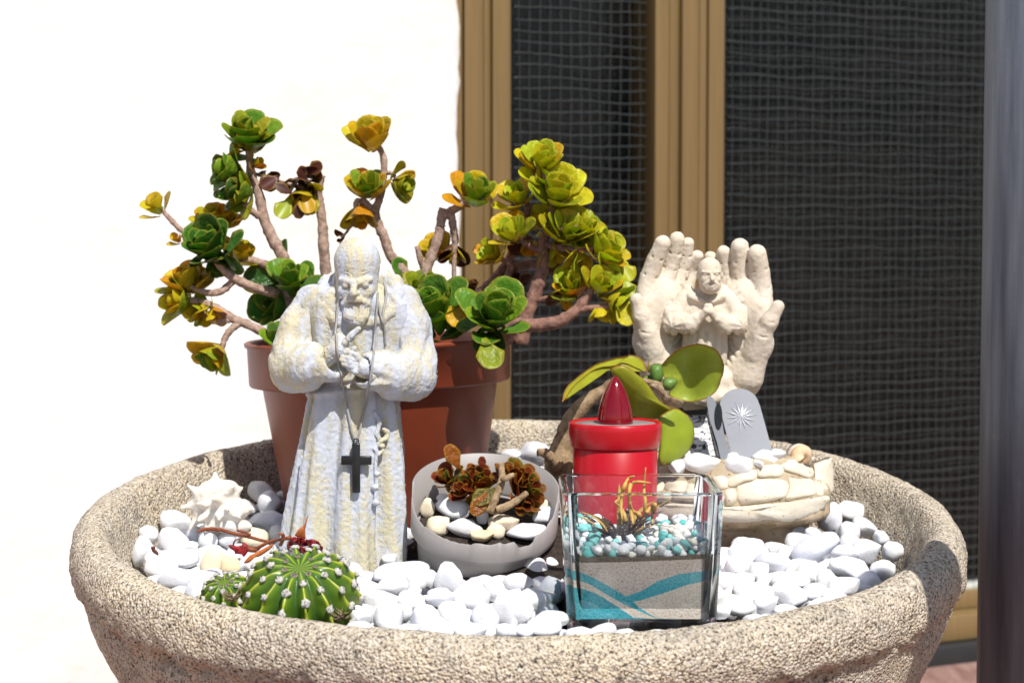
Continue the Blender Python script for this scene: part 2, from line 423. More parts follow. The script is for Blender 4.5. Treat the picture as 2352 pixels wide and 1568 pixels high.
def mat_glass():
    t = NT('clear_vase_glass')
    lw = t.n('LayerWeight', Blend=0.35)
    tint = t.ramp(lw.outputs['Facing'], [(0.0, (0.99, 0.995, 0.993)), (0.7, (0.965, 0.98, 0.98)), (0.97, (0.62, 0.70, 0.72))])
    tr = t.n('BsdfTransparent', Color=tint); gl = t.n('BsdfGlossy', Color=(1, 1, 1), Roughness=0.03)
    lf = t.n('LayerWeight', Blend=0.5)
    fr = t.n('Math', {'operation': 'MULTIPLY_ADD'}, i0=t.math('POWER', lf.outputs['Facing'], 4.0), i1=0.9, i2=0.04)
    mx = t.n('MixShader', i0=fr.outputs[0], i1=tr.outputs[0], i2=gl.outputs[0])
    t.t.links.new(mx.outputs[0], t.out.inputs[0]); return t.m
M_FRAME, M_POLE, M_WALL, M_FLOOR, M_PANE, M_GLASS = mat_frame(), mat_pole(), mat_wall(), mat_floor(), mat_pane(), mat_glass()
M_WIRE = simple('dull_wire', (0.052, 0.060, 0.060), 0.4, 0.4, 400, Metallic=0.3)
M_SCREEN = simple('dark_screen', (0.016, 0.0155, 0.0135), 0.6)
M_RUBBER = simple('black_gasket', (0.015, 0.015, 0.016), 0.6)
M_SEAL = simple('old_sealant', (0.45, 0.47, 0.44), 0.7, 0.3, 200)

# ------------------------------------------------------------------ setting: floor, wall, sliding door, pole
fl = put('floor', mesh('floor', [(-6, -6, GROUND), (6, -6, GROUND), (6, 8, GROUND), (-6, 8, GROUND)], [(0, 1, 2, 3)], False), M_FLOOR)
tag(fl, None, None, None, 'structure')

YAW = R(26)
DO = at(1584, 784, 0.80); DO.z = 0
DU = Vector((math.cos(YAW), math.sin(YAW), 0)); DN = Vector((math.sin(YAW), -math.cos(YAW), 0))
def dpt(u, w, z): return DO + DU * u + DN * w + Vector((0, 0, z))
def door_uz(px, py, w):
    d = ray(px, py); o = DO + DN * w; t = (o - CAM).dot(DN) / d.dot(DN); p = CAM + d * t
    return (p - DO).dot(DU), p.z
def dbox(u0, u1, w0, w1, z0, z1, bev=0.0012):
    v, f = box((u0, w0, z0), (u1, w1, z1)); return bevelled('m', [dpt(*p) for p in v], f, bev)
ZT = 1.75
wu, _ = door_uz(1041, 300, 0.05)
door = thing('sliding_door', dpt(0.1, 0, GROUND), 'bronze aluminium sliding door with wire mesh behind the planter bowl', 'door')
def stile(name, x0, x1, w0, w1, z0=GROUND + 0.05):
    u0, _ = door_uz(x0, 300, w1); u1, _ = door_uz(x1, 300, w1)
    return put(name, dbox(u0, u1, w0, w1, z0, ZT), M_FRAME, door)
stile('jamb', 1026, 1063, -0.03, 0.040); stile('jamb', 1067, 1111, -0.03, 0.034); stile('jamb', 1111, 1129, -0.03, 0.022); 
stile('stile', 1132, 1174, -0.03, 0.028)
stile('stile', 1505, 1537, -0.02, 0.030); stile('stile', 1537, 1563, -0.02, 0.018)
stile('stile', 1567, 1605, -0.05, 0.026); stile('stile', 1605, 1623, -0.05, 0.012); stile('stile', 1627, 1664, -0.05, 0.006)
uL0, _ = door_uz(1172, 300, 0.0); uL1, _ = door_uz(1507, 300, 0.0)
uR0, _ = door_uz(1662, 300, -0.012); uR1 = uR0 + 1.0
_, zr0 = door_uz(2200, 1357, 0.012); _, zr1 = door_uz(2200, 1400, 0.012); _, zr2 = door_uz(2200, 1412, 0.035); _, zr3 = door_uz(2200, 1470, 0.035)
zr3 = max(zr3, GROUND + 0.012)
put('bottom_rail', dbox(uR0 - 0.04, uR1 + 0.05, -0.05, 0.010, zr1, zr0), M_FRAME, door)
put('bottom_rail', dbox(uL0 - 0.03, uL1 + 0.02, -0.02, 0.026, zr1 + 0.002, zr0 + 0.006), M_FRAME, door)
put('track', dbox(wu - 0.02, uR1 + 0.05, -0.05, 0.036, zr3, zr2), M_FRAME, door)
put('gasket', dbox(wu - 0.02, uR1 + 0.05, -0.045, 0.002, zr2 - 0.002, zr1 + 0.004), M_RUBBER, door)
put('sill', dbox(wu - 0.02, uR1 + 0.05, -0.05, 0.050, GROUND - 0.01, zr3 - 0.001), M_RUBBER, door)
put('sealant', dbox(uR0 + 0.002, uR1, -0.02, 0.004, zr0 - 0.003, zr0 + 0.005), M_SEAL, door)
for u0, u1, w in ((uL0, uL1, -0.022), (uR0, uR1, -0.040)):
    put('pane', mesh('pane', [dpt(u0 - 0.01, w, zr0 - 0.01), dpt(u1 + 0.01, w, zr0 - 0.01), dpt(u1 + 0.01, w, ZT), dpt(u0 - 0.01, w, ZT),
                              dpt(u0 - 0.01, w - 0.005, zr0 - 0.01), dpt(u1 + 0.01, w - 0.005, zr0 - 0.01), dpt(u1 + 0.01, w - 0.005, ZT), dpt(u0 - 0.01, w - 0.005, ZT)],
                     [(0, 1, 2, 3), (7, 6, 5, 4), (0, 4, 5, 1), (2, 6, 7, 3), (1, 5, 6, 2), (0, 3, 7, 4)], False), M_PANE, door)
def wire_mesh(u0, u1, w, z0, z1, step, r, seed):
    r_ = random.Random(seed); parts = []; k = 0
    z = z0
    while z < z1:
        n = max(2, int((u1 - u0) / (step / 2))); o = r_.uniform(-0.0006, 0.0006); ph = k % 2
        pts = [dpt(u0 + (u1 - u0) * i / n, w + r * 0.8 * math.cos(math.pi * (i + ph)) , z + o + 0.0009 * math.sin(i * 0.37 + k) + r_.uniform(-0.0004, 0.0004)) for i in range(n + 1)]
        parts.append(tube(pts, r, 4, cap=False)); z += step * r_.uniform(0.97, 1.03); k += 1
    u = u0 + step / 2
    while u < u1:
        n = int((z1 - z0) / step); o = r_.uniform(-0.0007, 0.0007)
        pts = [dpt(u + o + 0.0008 * math.sin(i * 0.31 + k) + r_.uniform(-0.0003, 0.0003), w - r * 0.7, z0 + (z1 - z0) * i / n) for i in range(n + 1)]
        parts.append(tube(pts, r * 0.85, 4, cap=False)); u += step; k += 1
    V, Fc = join(*parts); return mesh('wire_mesh', V, Fc)
for u0, u1, w, sd in ((uL0, uL1, 0.010, 1), (uR0, uR1 - 0.3, -0.004, 2)):
    o = put('wire_mesh', wire_mesh(u0, u1, w, zr0, 0.95, 0.0118, 0.00072, sd), M_WIRE, door); o['kind'] = 'stuff'
# fine inner screen in the wide panel
o = put('inner_screen', wire_mesh(uR0, uR1 - 0.3, -0.030, zr0, 0.95, 0.0090, 0.0005, 5), M_SCREEN, door); o['kind'] = 'stuff'

# white wall with an uneven plaster edge against the door frame
nz = 160; Vw, Fw = [], []
zs = np.linspace(GROUND - 0.01, ZT, nz)
for i, z in enumerate(zs):
    e = float(0.004 * noise(np.array([[0.3, 0.7, z]]), 22)[0] + 0.0022 * noise(np.array([[0.3, 0.7, z]]), 90)[0])
    for (u, w) in ((-2.6, 0.075), (wu - 0.012 + e, 0.075), (wu - 0.004 + e, 0.072), (wu + e, 0.064), (wu + e * 0.6, -0.06)):
        Vw.append(dpt(u, w, z))
for i in range(nz - 1):
    for j in range(4): a = i * 5 + j; Fw.append((a, a + 1, a + 6, a + 5))
wall = put('wall', mesh('wall', Vw, Fw), M_WALL)
tag(wall, 'bright white plastered house wall beside the bronze door frame', 'wall')

# steel pole
PX, PY, PR = 0.3715, 0.080, 0.036
v, f = tube([(PX, PY, GROUND), (PX, PY, 0.3), (PX, PY, 0.85)], PR, 48)
pole = put('steel_pole', mesh('steel_pole', v, f), M_POLE)
tag(pole, 'dark grey round steel pole standing right beside the concrete bowl', 'pole')

v, f = tube([(0.352, -0.345, GROUND), (0.352, -0.345, 0.20), (0.352, -0.345, 0.335)], 0.027, 40)  # unseen post, added only to cast the shadow band on the right rim
post = put('rim_shadow_post', mesh('rim_shadow_post', v, f), M_POLE)
tag(post, 'unseen short grey post added in front of the bowl to shade its rim', 'post')

# ------------------------------------------------------------------ concrete bowl
prof = [(0.0, -0.15), (0.12, -0.145), (0.20, -0.115), (0.238, -0.075), (0.256, -0.045), (0.264, -0.024), (0.2685, -0.010), (0.2725, -0.003), (0.277, -0.0005),
        (0.283, -0.0005), (0.289, -0.003), (0.294, -0.0095), (0.2965, -0.018), (0.2965, -0.026), (0.2952, -0.033), (0.2895, -0.039), (0.2875, -0.050),
        (0.283, -0.066), (0.2745, -0.085), (0.262, -0.108), (0.245, -0.135), (0.22, -0.168), (0.185, -0.205), (0.15, -0.235), (0.128, -0.255), (0.125, -0.285), (0.0, -0.285)]
pv = [Vector((r, z, 0)) for r, z in prof]; dens = []
for i in range(len(pv) - 1):
    L = (pv[i + 1] - pv[i]).length; n = max(1, int(L / (0.0022 if 3 <= i <= 21 else 0.02)))
    dens += [pv[i].lerp(pv[i + 1], k / n) for k in range(n)]
dens.append(pv[-1])
for _ in range(4):
    dens = [dens[0]] + [(dens[i - 1] + dens[i] * 2 + dens[i + 1]) / 4 for i in range(1, len(dens) - 1)] + [dens[-1]]
v, f = lathe([(p.x, p.y) for p in dens], 800)
P = np.array(v, np.float32); n_ = len(dens)
tn = np.array([(dens[min(i + 1, n_ - 1)] - dens[max(i - 1, 0)]).normalized()[:2] for i in range(n_)], np.float32)
nr = np.stack([-tn[:, 1], tn[:, 0]], 1) 
ang = np.arctan2(P[:, 1], P[:, 0]); idx = np.tile(np.arange(n_), 800)
N = np.stack([nr[idx, 0] * np.cos(ang), nr[idx, 0] * np.sin(ang), nr[idx, 1]], 1)
zz = P[:, 2]; rough = np.exp(-((zz + 0.036) / 0.016) ** 2) * (np.hypot(P[:, 0], P[:, 1]) > 0.28)
crack = np.clip(fbm(P, 60, 4, 3) * 1.6, 0, 1) * np.exp(-((zz + 0.042 + 0.006 * noise(P * [1, 1, 0], 18, 2)) / 0.0055) ** 2) * (np.hypot(P[:, 0], P[:, 1]) > 0.28)
disp = 0.0013 * fbm(P, 22, 3, 1) + 0.0004 * fbm(P, 230, 2, 4) * (1 + 2.5 * rough) + 0.0016 * rough * fbm(P, 75, 2, 6) + 0.0003 * noise(P, 430, 9) - 0.006 * crack
P = P + N * disp[:, None]
bowl = put('planter_bowl', np_mesh('planter_bowl', P, np.array(f)), M_CONC, mw=Matrix.Translation((0.004, 0, 0)) @ Matrix.Rotation(TILT, 4, 'X'))
tag(bowl, 'large round weathered concrete planter bowl holding all the figures and pebbles', 'planter')
sv, sf = [(0, 0, 0)], []
for k in range(64):
    a = 2 * math.pi * k / 64
    for r_ in (0.13, 0.246): sv.append((r_ * math.cos(a), r_ * math.sin(a), -0.054 if r_ < 0.2 else -0.05))
for k in range(64):
    a, b = 1 + 2 * k, 1 + 2 * ((k + 1) % 64); sf += [(0, a, b), (a, a + 1, b + 1, b)]
put('soil', mesh('soil', sv, sf), M_SOIL, bowl, WORLD[bowl])

# ------------------------------------------------------------------ leaves
def leaf_mesh(name, W=0.62, cren=0.05, cup=0.14, curl=0.10, th=0.035, nu=9, nv=6, tip=0.0, nc=9):
    """unit leaf: base at the origin, length along +X, face towards +Z"""
    v, f, e = [], [], []
    for side in (1, -1):
        for i in range(nu):
            u = math.sin(math.pi / 2 * i / (nu - 1)); q = min(1, u / 0.6); q = q * q * (3 - 2 * q)
            wid = W * 0.5 * (0.17 + 0.83 * q)
            if u > 0.45: wid *= math.sqrt(max(0.004, 1 - ((u - 0.45) / 0.56) ** 3.4))
            for j in range(nv):
                s = -1 + 2 * j / (nv - 1)
                cr = 1 + (cren * math.cos(u * nc * 2 * math.pi) if abs(s) == 1 else 0)
                y = s * wid * cr; x = u
                z = cup * (y / (W * 0.5)) ** 2 * W + curl * (u ** 2) - 0.03
                edge = max(abs(s), (u - 0.72) / 0.28 if u > 0.72 else 0)
                t = th * math.sqrt(max(0, 1 - min(1, edge) ** 3)) * (0.5 + 0.5 * math.sin(math.pi * min(1, u + .15)))
                v.append((x, y, z + side * t * 0.5 - (0.0 if side > 0 else 0.002))); e.append(max(0, (edge - 0.72) / 0.28))
    n = nu * nv
    for i in range(nu - 1):
        for j in range(nv - 1):
            a = i * nv + j; f.append((a, a + nv, a + nv + 1, a + 1)); a += n; f.append((a, a + 1, a + nv + 1, a + nv))
    rim = [j for j in range(nv)] + [i * nv + nv - 1 for i in range(1, nu)] + [(nu - 1) * nv + j for j in range(nv - 2, -1, -1)] + [i * nv for i in range(nu - 2, 0, -1)]
    for k in range(len(rim)):
        a, b = rim[k], rim[(k + 1) % len(rim)]; f.append((a, b, b + n, a + n))
    me = mesh(name, v, f); at_ = me.attributes.new('edge', 'FLOAT', 'POINT'); at_.data.foreach_set('value', e)
    me.materials.append(M_LEAF); return me
LEAVES = [leaf_mesh('leaf_a', 0.72, 0.045, 0.16, 0.12), leaf_mesh('leaf_b', 0.82, 0.05, 0.20, 0.20), leaf_mesh('leaf_c', 0.62, 0.05, 0.10, -0.05), leaf_mesh('leaf_d', 0.9, 0.04, 0.22, 0.05)]
PAL = {'G': [(0.085, 0.20, 0.016), (0.11, 0.25, 0.02), (0.065, 0.16, 0.016), (0.15, 0.26, 0.018)],
       'D': [(0.042, 0.135, 0.018), (0.055, 0.165, 0.02), (0.07, 0.19, 0.02), (0.035, 0.10, 0.014)],
       'M': [(0.22, 0.27, 0.014), (0.17, 0.25, 0.015), (0.28, 0.27, 0.012), (0.12, 0.21, 0.014)],
       'Y': [(0.46, 0.37, 0.014), (0.50, 0.36, 0.012), (0.40, 0.36, 0.014), (0.50, 0.31, 0.010), (0.30, 0.32, 0.015)],
       'O': [(0.52, 0.31, 0.010), (0.55, 0.25, 0.010), (0.46, 0.33, 0.012), (0.36, 0.30, 0.012)],
       'L': [(0.40, 0.42, 0.018), (0.34, 0.40, 0.018), (0.44, 0.40, 0.016), (0.28, 0.36, 0.018)],
       'B': [(0.13, 0.035, 0.025), (0.17, 0.05, 0.035), (0.10, 0.03, 0.02)],
       'R': [(0.34, 0.060, 0.015), (0.28, 0.042, 0.012), (0.22, 0.075, 0.015), (0.17, 0.14, 0.015), (0.38, 0.12, 0.015), (0.20, 0.03, 0.010)]}
def leaf_matrix(base, d, nrm, L):
    d = d.normalized(); nrm = (nrm - d * nrm.dot(d)).normalized(); s = nrm.cross(d)
    M = Matrix((d, s, nrm)).transposed().to_4x4()
    return Matrix.Translation(base) @ M @ Matrix.Scale(L, 4)
class Plant:
    def __init__(s, root, limit=300): s.root = root; s.l = []; s.limit = limit
    def leaf(s, base, d, nrm, L, pal, kind=None):
        c = rng.choice(PAL[pal]); k = rng.uniform(1.25, 1.75) * (.62 if pal in 'RB' else 1); s.l.append((L, leaf_matrix(base, d, nrm, L), tuple(min(0.7, x * k) for x in c), kind if kind is not None else rng.randrange(len(LEAVES))))
    def rosette(s, c, r, pal, axis=(0, -0.45, 0.9), n=11, spread=1.0, open_=1.0, pal2=None):
        n = int(n * 1.2)
        A = Vector(axis).normalized(); u = A.orthogonal().normalized(); w = A.cross(u); ph = rng.uniform(0, 6.28)
        for i in range(n):
            t = i / max(1, n - 1)                              # 0 centre, 1 outside
            a = ph + i * (math.pi / 2) + (i // 4) * 0.75 + rng.uniform(-0.25, 0.25)
            tilt = (0.18 + 0.92 * t * open_) + rng.uniform(-0.12, 0.12)
            rad = u * math.cos(a) + w * math.sin(a)
            d = A * math.cos(tilt) + rad * math.sin(tilt); nn = A * math.sin(tilt) - rad * math.cos(tilt)
            L = r * (0.50 + 0.42 * t ** 0.8) * rng.uniform(0.88, 1.12)
            b = c - A * r * (0.34 + 0.22 * t) + rad * r * 0.06
            s.leaf(b, d, nn, L * spread, (pal2 if pal2 and t > 0.6 and rng.random() < 0.7 else pal))
    def flush(s, name='leaf', rest='small_leaves'):
        s.l.sort(key=lambda q: -q[0])
        for L, mw, c, k in s.l[:s.limit]: put(name, LEAVES[k], None, s.root, mw, c)
        if len(s.l) > s.limit:
            V, Fc, E, T_ = [], [], [], []
            for L, mw, c, k in s.l[s.limit:]:
                me = LEAVES[k]; o = len(V); V += [mw @ v.co for v in me.vertices]; Fc += [tuple(i + o for i in p.vertices) for p in me.polygons]
                E += [d.value for d in me.attributes['edge'].data]; T_ += [*c, 1.0] * len(me.vertices)
            me = mesh(rest, V, Fc); a = me.attributes.new('edge', 'FLOAT', 'POINT'); a.data.foreach_set('value', E); me.materials.append(M_LEAFT)
            a = me.attributes.new('tint', 'FLOAT_COLOR', 'POINT'); a.data.foreach_set('color', T_)
            o = put(rest, me, None, s.root, None, (0.26, 0.30, 0.014)); o['kind'] = 'stuff'

# ------------------------------------------------------------------ brown pot and its branching succulent
POTC = Vector(((881 - 1176) / F * 1.43, 0.130, 0))
zt = at(881, 776, 0.13).z; zbp = plevel(0, 0.13) - 0.012
pot = thing('flower_pot', (POTC.x, POTC.y, zbp), 'large reddish brown plastic flower pot behind the standing friar statue', 'pot')
h = zt - zbp
pp = [(0.0, 0.004), (0.066, 0.004), (0.069, 0.0), (0.0715, 0.003), (0.0865, h - 0.0345), (0.0875, h - 0.0325), (0.0952, h - 0.0325), (0.0962, h - 0.031), (0.0968, h - 0.004), (0.0985, h - 0.0035), (0.0990, h - 0.001), (0.0975, h), (0.0955, h - 0.001), (0.0945, h - 0.005), (0.085, h - 0.034), (0.08, h - 0.05)]
MP = Matrix.Translation((POTC.x, POTC.y, zbp)) @ Matrix.Rotation(R(-1.6), 4, 'Y')
v, f = lathe(pp[:6], 96); put('pot_body', mesh('pot_body', v, f), M_TERRA, pot, MP)
v, f = lathe(pp[5:], 96); put('pot_rim', mesh('pot_rim', v, f), M_TERRA, pot, MP)
v, f = lathe([(0, h - 0.022), (0.05, h - 0.020), (0.091, h - 0.022)], 48); put('soil', mesh('pot_soil', v, f), M_SOIL, pot, MP)

PY0 = 0.12
plant = thing('branching_succulent', (POTC.x, POTC.y, zt - 0.02), 'tall branching succulent with yellow green scalloped leaf rosettes in the brown pot', 'plant')
def branch(pts, rad, mat=M_BARK, name='branch', ring=4, n=6):
    """pts: (px, py, depth offset from the pot's axis)"""
    P3 = spline([at(p[0], p[1], PY0 + (p[2] if len(p) > 2 else 0)) for p in pts], n)
    v, f = tube(P3, [m(r, PY0) for r in rad], 9, 0.09, rng.random() * 9, ring)
    return put(name, mesh(name, v, f), mat, plant)
branch([(690, 830, .01), (678, 737, .0), (665, 686), (657, 645), (650, 593), (624, 546), (605, 497), (595, 447), (580, 406), (571, 350), (567, 312)], [21, 20, 19, 17, 14, 13, 12, 11, 9.5, 8, 6])
branch([(606, 500), (585, 490, -.004), (563, 470, -.008), (556, 440, -.01)], [9, 8, 7, 5])
branch([(660, 705), (634, 675, -.006), (590, 662, -.010), (536, 638, -.014), (505, 610, -.018), (478, 580, -.02)], [13, 11, 10.5, 10, 8, 6])
branch([(537, 643, -.012), (509, 668, -.016), (474, 672, -.018), (430, 655, -.018)], [8.5, 8, 7.5, 5])
branch([(655, 640), (623, 614, .006), (579, 598, .008), (549, 603, .010), (548, 580, .01)], [9, 9, 8.5, 7, 5])
branch([(665, 800), (610, 766, -.02), (568, 745, -.022), (535, 732, -.022), (498, 708, -.02), (461, 693, -.018), (425, 690, -.018)], [11, 10.5, 10, 10, 9, 8, 5])
branch([(553, 741, -.022), (531, 756, -.026), (516, 778, -.028), (511, 796, -.03), (500, 815, -.03)], [7.5, 8, 7, 6, 4])
branch([(526, 734, -.022), (498, 739, -.026), (470, 725, -.026)], [7, 7, 4])
branch([(480, 560, -.005), (440, 545, .0), (413, 526, .0), (390, 502, .0), (373, 483, .0)], [6, 6, 6, 6, 5])
branch([(752, 660, .02), (750, 637, .02), (743, 561, .02), (740, 508, .02), (732, 458, .02), (730, 434, .02), (740, 402, .02)], [13, 13, 13, 11, 11, 11, 8])
branch([(731, 440, .02), (712, 428, .016), (690, 430, .012), (655, 420, .01), (620, 410, .008), (590, 400, .0)], [8, 6, 5, 4, 4, 4])
branch([(950, 700, .01), (929, 626, .01), (899, 590, .01), (882, 546, .01), (867, 511, .01), (861, 485, .01), (870, 461, .01), (879, 423, .01), (882, 370, .01), (868, 330, .01)], [13, 12, 11.5, 11, 11, 11, 9, 8, 8, 6])
branch([(864, 490, .01), (844, 472, .006), (832, 455, .004)], [10, 9, 6])
branch([(850, 478, .006), (826, 462, .004), (817, 470, .002), (819, 500, .0)], [8, 7, 6, 5])
branch([(880, 400, .01), (900, 398, .006), (915, 420, .002)], [5, 5, 3])
branch([(960, 700, -.01), (973, 634, -.01), (990, 590, -.01), (1008, 540, -.01), (1014, 505, -.01), (1028, 490, -.01), (1055, 473, -.012), (1085, 452, -.014)], [13, 12, 12, 11, 10, 10, 9, 6])
branch([(1012, 520, -.01), (1014, 495, -.01), (1018, 478, -.01)], [10, 10, 9])
branch([(1036, 492, -.01), (1041, 520, -.008), (1045, 552, -.006), (1043, 581, -.006), (1043, 650, -.006), (1043, 700, -.006)], [9, 9, 8, 6, 5, 5])
branch([(978, 625, -.01), (967, 602, -.012), (958, 566, -.014)], [7, 7, 6])
branch([(1195, 790, -.01), (1209, 723, -.01), (1226, 680, -.01), (1241, 635, -.01), (1247, 592, -.01), (1245, 566, -.01), (1257, 533, -.01), (1268, 500, -.008), (1262, 440, -.004), (1248, 395, -.002)], [18, 17, 16, 15, 14, 13, 10, 9, 8, 6], M_BARKD)
branch([(1160, 775, -.02), (1180, 750, -.03), (1238, 747, -.036), (1285, 738, -.04), (1320, 715, -.04), (1344, 688, -.04), (1362, 660, -.04)], [18, 17, 15, 14, 12, 11, 6], M_BARKD)
branch([(1325, 712, -.04), (1355, 708, -.042), (1395, 705, -.044), (1425, 690, -.044)], [8, 8, 7, 4], M_BARKD)
branch([(1050, 730, .01), (1089, 686, .01), (1121, 659, .012), (1150, 627, .014), (1172, 590, .014), (1185, 545, .012), (1207, 510, .01), (1212, 470, .008), (1190, 450, .005)], [16, 15, 14, 13, 10, 8, 8, 7, 5], M_BARKD)
branch([(1130, 700, .0), (1153, 662, .0), (1173, 615, .0), (1160, 600, -.004), (1135, 585, -.006)], [8, 8, 8, 6, 5], M_BARKD)
branch([(1150, 625, .014), (1200, 610, .012), (1240, 600, .004)], [12, 12, 8], M_BARKD)
branch([(1246, 575, -.01), (1215, 565, -.014), (1190, 545, -.016), (1170, 535, -.016)], [7, 7, 6, 5], M_BARKD)
branch([(1250, 560, -.01), (1285, 570, -.016), (1330, 575, -.02), (1375, 570, -.022)], [8, 8, 7, 4], M_BARKD)
branch([(1262, 520, -.01), (1290, 525, -.018), (1340, 520, -.02)], [7, 6, 4], M_BARKD)
branch([(1230, 690, -.01), (1265, 685, -.016), (1300, 675, -.02), (1312, 650, -.022)], [7, 7, 6, 4], M_BARKD)
branch([(1078, 700, -.02), (1080, 680, -.022), (1084, 662, -.024)], [5, 5, 7], M_DEAD)

branch([(821, 498, .0), (803, 524, .004), (786, 546, .008)], [3.5, 3, 3]); branch([(426, 537, .0), (408, 546, .0)], [3.5, 3]); branch([(640, 412, .008), (622, 414, .004)], [3, 3])

pl = Plant(plant, 300)
UP, LEFT, RIGHT = (0.05, -0.45, 0.9), (-0.75, -0.45, 0.45), (0.7, -0.5, 0.5)
def ros(px, py, r, pal, axis=UP, n=11, dy=0.0, spread=1.0, open_=1.0, pal2=None):
    pl.rosette(at(px, py, PY0 + dy), m(r, PY0) * 1.76, pal, axis, n, spread, open_, pal2)
ros(565, 290, 56, 'M', (0.1, -0.5, 0.85), 15, pal2='G'); ros(540, 330, 34, 'O', (-0.8, -0.3, 0.3), 5)
ros(508, 383, 42, 'G', (-0.85, -0.45, 0.3), 11, -.01); ros(535, 430, 46, 'D', (-0.7, -0.3, 0.2), 9, -.012, pal2='M'); ros(548, 455, 40, 'M', (-0.5, -0.6, -0.3), 8, -.015)
ros(596, 372, 26, 'O', (0.8, -0.3, 0.5), 5, -.005); ros(355, 466, 34, 'Y', (-0.35, -0.5, 0.8), 9)
ros(483, 488, 38, 'Y', (-0.1, -0.4, 0.9), 10, .01); ros(530, 500, 28, 'O', (0.4, -0.4, 0.8), 8, .008)
ros(468, 548, 66, 'D', (-0.25, -0.62, 0.72), 13, -.026, 1.0, 0.95); ros(500, 610, 44, 'D', (0.1, -0.55, -0.75), 10, -.015); ros(552, 566, 38, 'Y', (0.4, -0.3, 0.8), 9, .01)
ros(404, 546, 20, 'O', (-0.4, -0.5, 0.5), 6); ros(420, 632, 50, 'O', (-0.25, -0.4, 0.85), 13, -.018, pal2='Y'); ros(396, 686, 44, 'Y', (-0.8, -0.4, 0.25), 11, -.02, pal2='M')
ros(445, 720, 34, 'Y', (-0.3, -0.5, -0.5), 6, -.022); ros(490, 735, 34, 'O', (0.1, -0.5, -0.8), 6, -.026); ros(484, 828, 44, 'M', (-0.5, -0.5, -0.65), 12, -.03, pal2='O')
ros(662, 625, 46, 'G', (0.0, -0.5, 0.85), 12, -.022); ros(690, 655, 40, 'G', (0.6, -0.4, 0.6), 8, -.01); ros(625, 700, 58, 'D', (-0.6, -0.5, 0.2), 8, .0); ros(640, 765, 44, 'G', (-0.1, -0.5, 0.85), 9, -.045)
ros(695, 465, 42, 'Y', (-0.1, -0.6, -0.75), 8, .01); ros(690, 432, 40, 'B', (0.0, -0.6, -0.4), 9, .008); ros(615, 415, 24, 'B', (0.2, -0.6, -0.4), 6, .002); ros(715, 395, 22, 'B', (0.7, -0.2, 0.6), 2, .01)
ros(848, 300, 54, 'O', (-0.1, -0.45, 0.85), 13, .006, 1.0, 0.7, 'Y'); ros(843, 418, 48, 'M', (0.0, -0.55, 0.82), 13, .0, pal2='O'); ros(928, 425, 36, 'M', (0.75, -0.4, -0.2), 10, .002, pal2='O')
ros(828, 505, 40, 'O', (0.0, -0.4, -0.9), 9, .0); ros(780, 550, 18, 'B', (-0.5, -0.4, -0.3), 4, .01)
ros(1097, 432, 50, 'M', (0.25, -0.55, 0.8), 13, -.014, pal2='O'); ros(1000, 565, 42, 'O', (-0.1, -0.45, 0.5), 8, .0); ros(1042, 590, 36, 'O', (0.1, -0.5, -0.8), 6, -.004, pal2='B')
ros(960, 648, 50, 'M', (-0.1, -0.4, 0.9), 9, -.02); ros(985, 690, 66, 'G', (-0.25, -0.55, 0.75), 12, -.05, 1.0, 1.0); ros(1010, 745, 48, 'D', (0.1, -0.6, 0.6), 8, -.06, pal2='M')
ros(1142, 705, 68, 'G', (0.1, -0.62, 0.75), 14, -.085); ros(1120, 775, 44, 'D', (0.0, -0.6, -0.5), 6, -.085)
ros(1245, 355, 48, 'L', (0.05, -0.5, 0.85), 13, -.002, pal2='O'); ros(1185, 438, 44, 'L', (-0.3, -0.5, 0.8), 12, .004, pal2='Y'); ros(1282, 425, 60, 'L', (0.2, -0.6, 0.75), 15, -.012, pal2='Y')
ros(1306, 515, 52, 'L', (0.2, -0.6, 0.75), 13, -.022, pal2='Y'); ros(1168, 524, 44, 'L', (-0.35, -0.5, 0.78), 12, -.018, pal2='Y'); ros(1122, 574, 40, 'L', (-0.6, -0.5, 0.5), 10, -.01, pal2='O')
ros(1400, 560, 52, 'L', (0.6, -0.5, 0.6), 13, -.024, pal2='Y'); ros(1384, 642, 44, 'L', (0.3, -0.55, 0.75), 12, -.04, pal2='Y'); ros(1312, 648, 46, 'L', (-0.2, -0.5, 0.8), 11, -.024, pal2='O')
ros(1352, 512, 40, 'L', (0.5, -0.5, 0.7), 9, -.018); ros(1428, 700, 40, 'L', (0.6, -0.4, -0.3), 8, -.044); ros(1378, 722, 30, 'Y', (0.1, -0.5, -0.8), 5, -.044)
ros(1238, 495, 42, 'Y', (0.0, -0.5, 0.7), 8, .004); ros(1262, 470, 36, 'L', (-0.3, -0.5, 0.7), 7, -.004); ros(1215, 570, 34, 'O', (-0.2, -0.5, -0.5), 5, .0, pal2='B'); ros(1280, 590, 40, 'Y', (0.3, -0.5, -0.6), 7, -.012, pal2='B')
ros(1340, 600, 36, 'Y', (0.2, -0.5, -0.6), 6, -.03, pal2='B'); ros(1300, 690, 34, 'O', (0.0, -0.5, -0.7), 6, -.026, pal2='B')
ros(1084, 652, 20, 'B', (0.0, -0.5, 0.8), 9, -.024); ros(1185, 640, 26, 'B', (0.0, -0.5, 0.2), 6, .0); ros(1045, 660, 24, 'B', (0.0, -0.5, 0.2), 5, -.02)
def one(px, py, ang, L, pal, kind=0, dy=0.0, face=(0.2, -0.9, 0.4), out=-0.25):
    a = R(ang); pl.leaf(at(px, py, PY0 + dy), Vector((math.cos(a), out, math.sin(a))), Vector(face), m(L, PY0), pal, kind)
one(640, 650, 175, 84, 'D', 3, .006, (0.1, -0.95, 0.4), 0.05); one(652, 610, 82, 62, 'G', 0, .012, (-0.8, -0.5, 0.1), 0.1); one(690, 660, 70, 66, 'D', 2, .008)
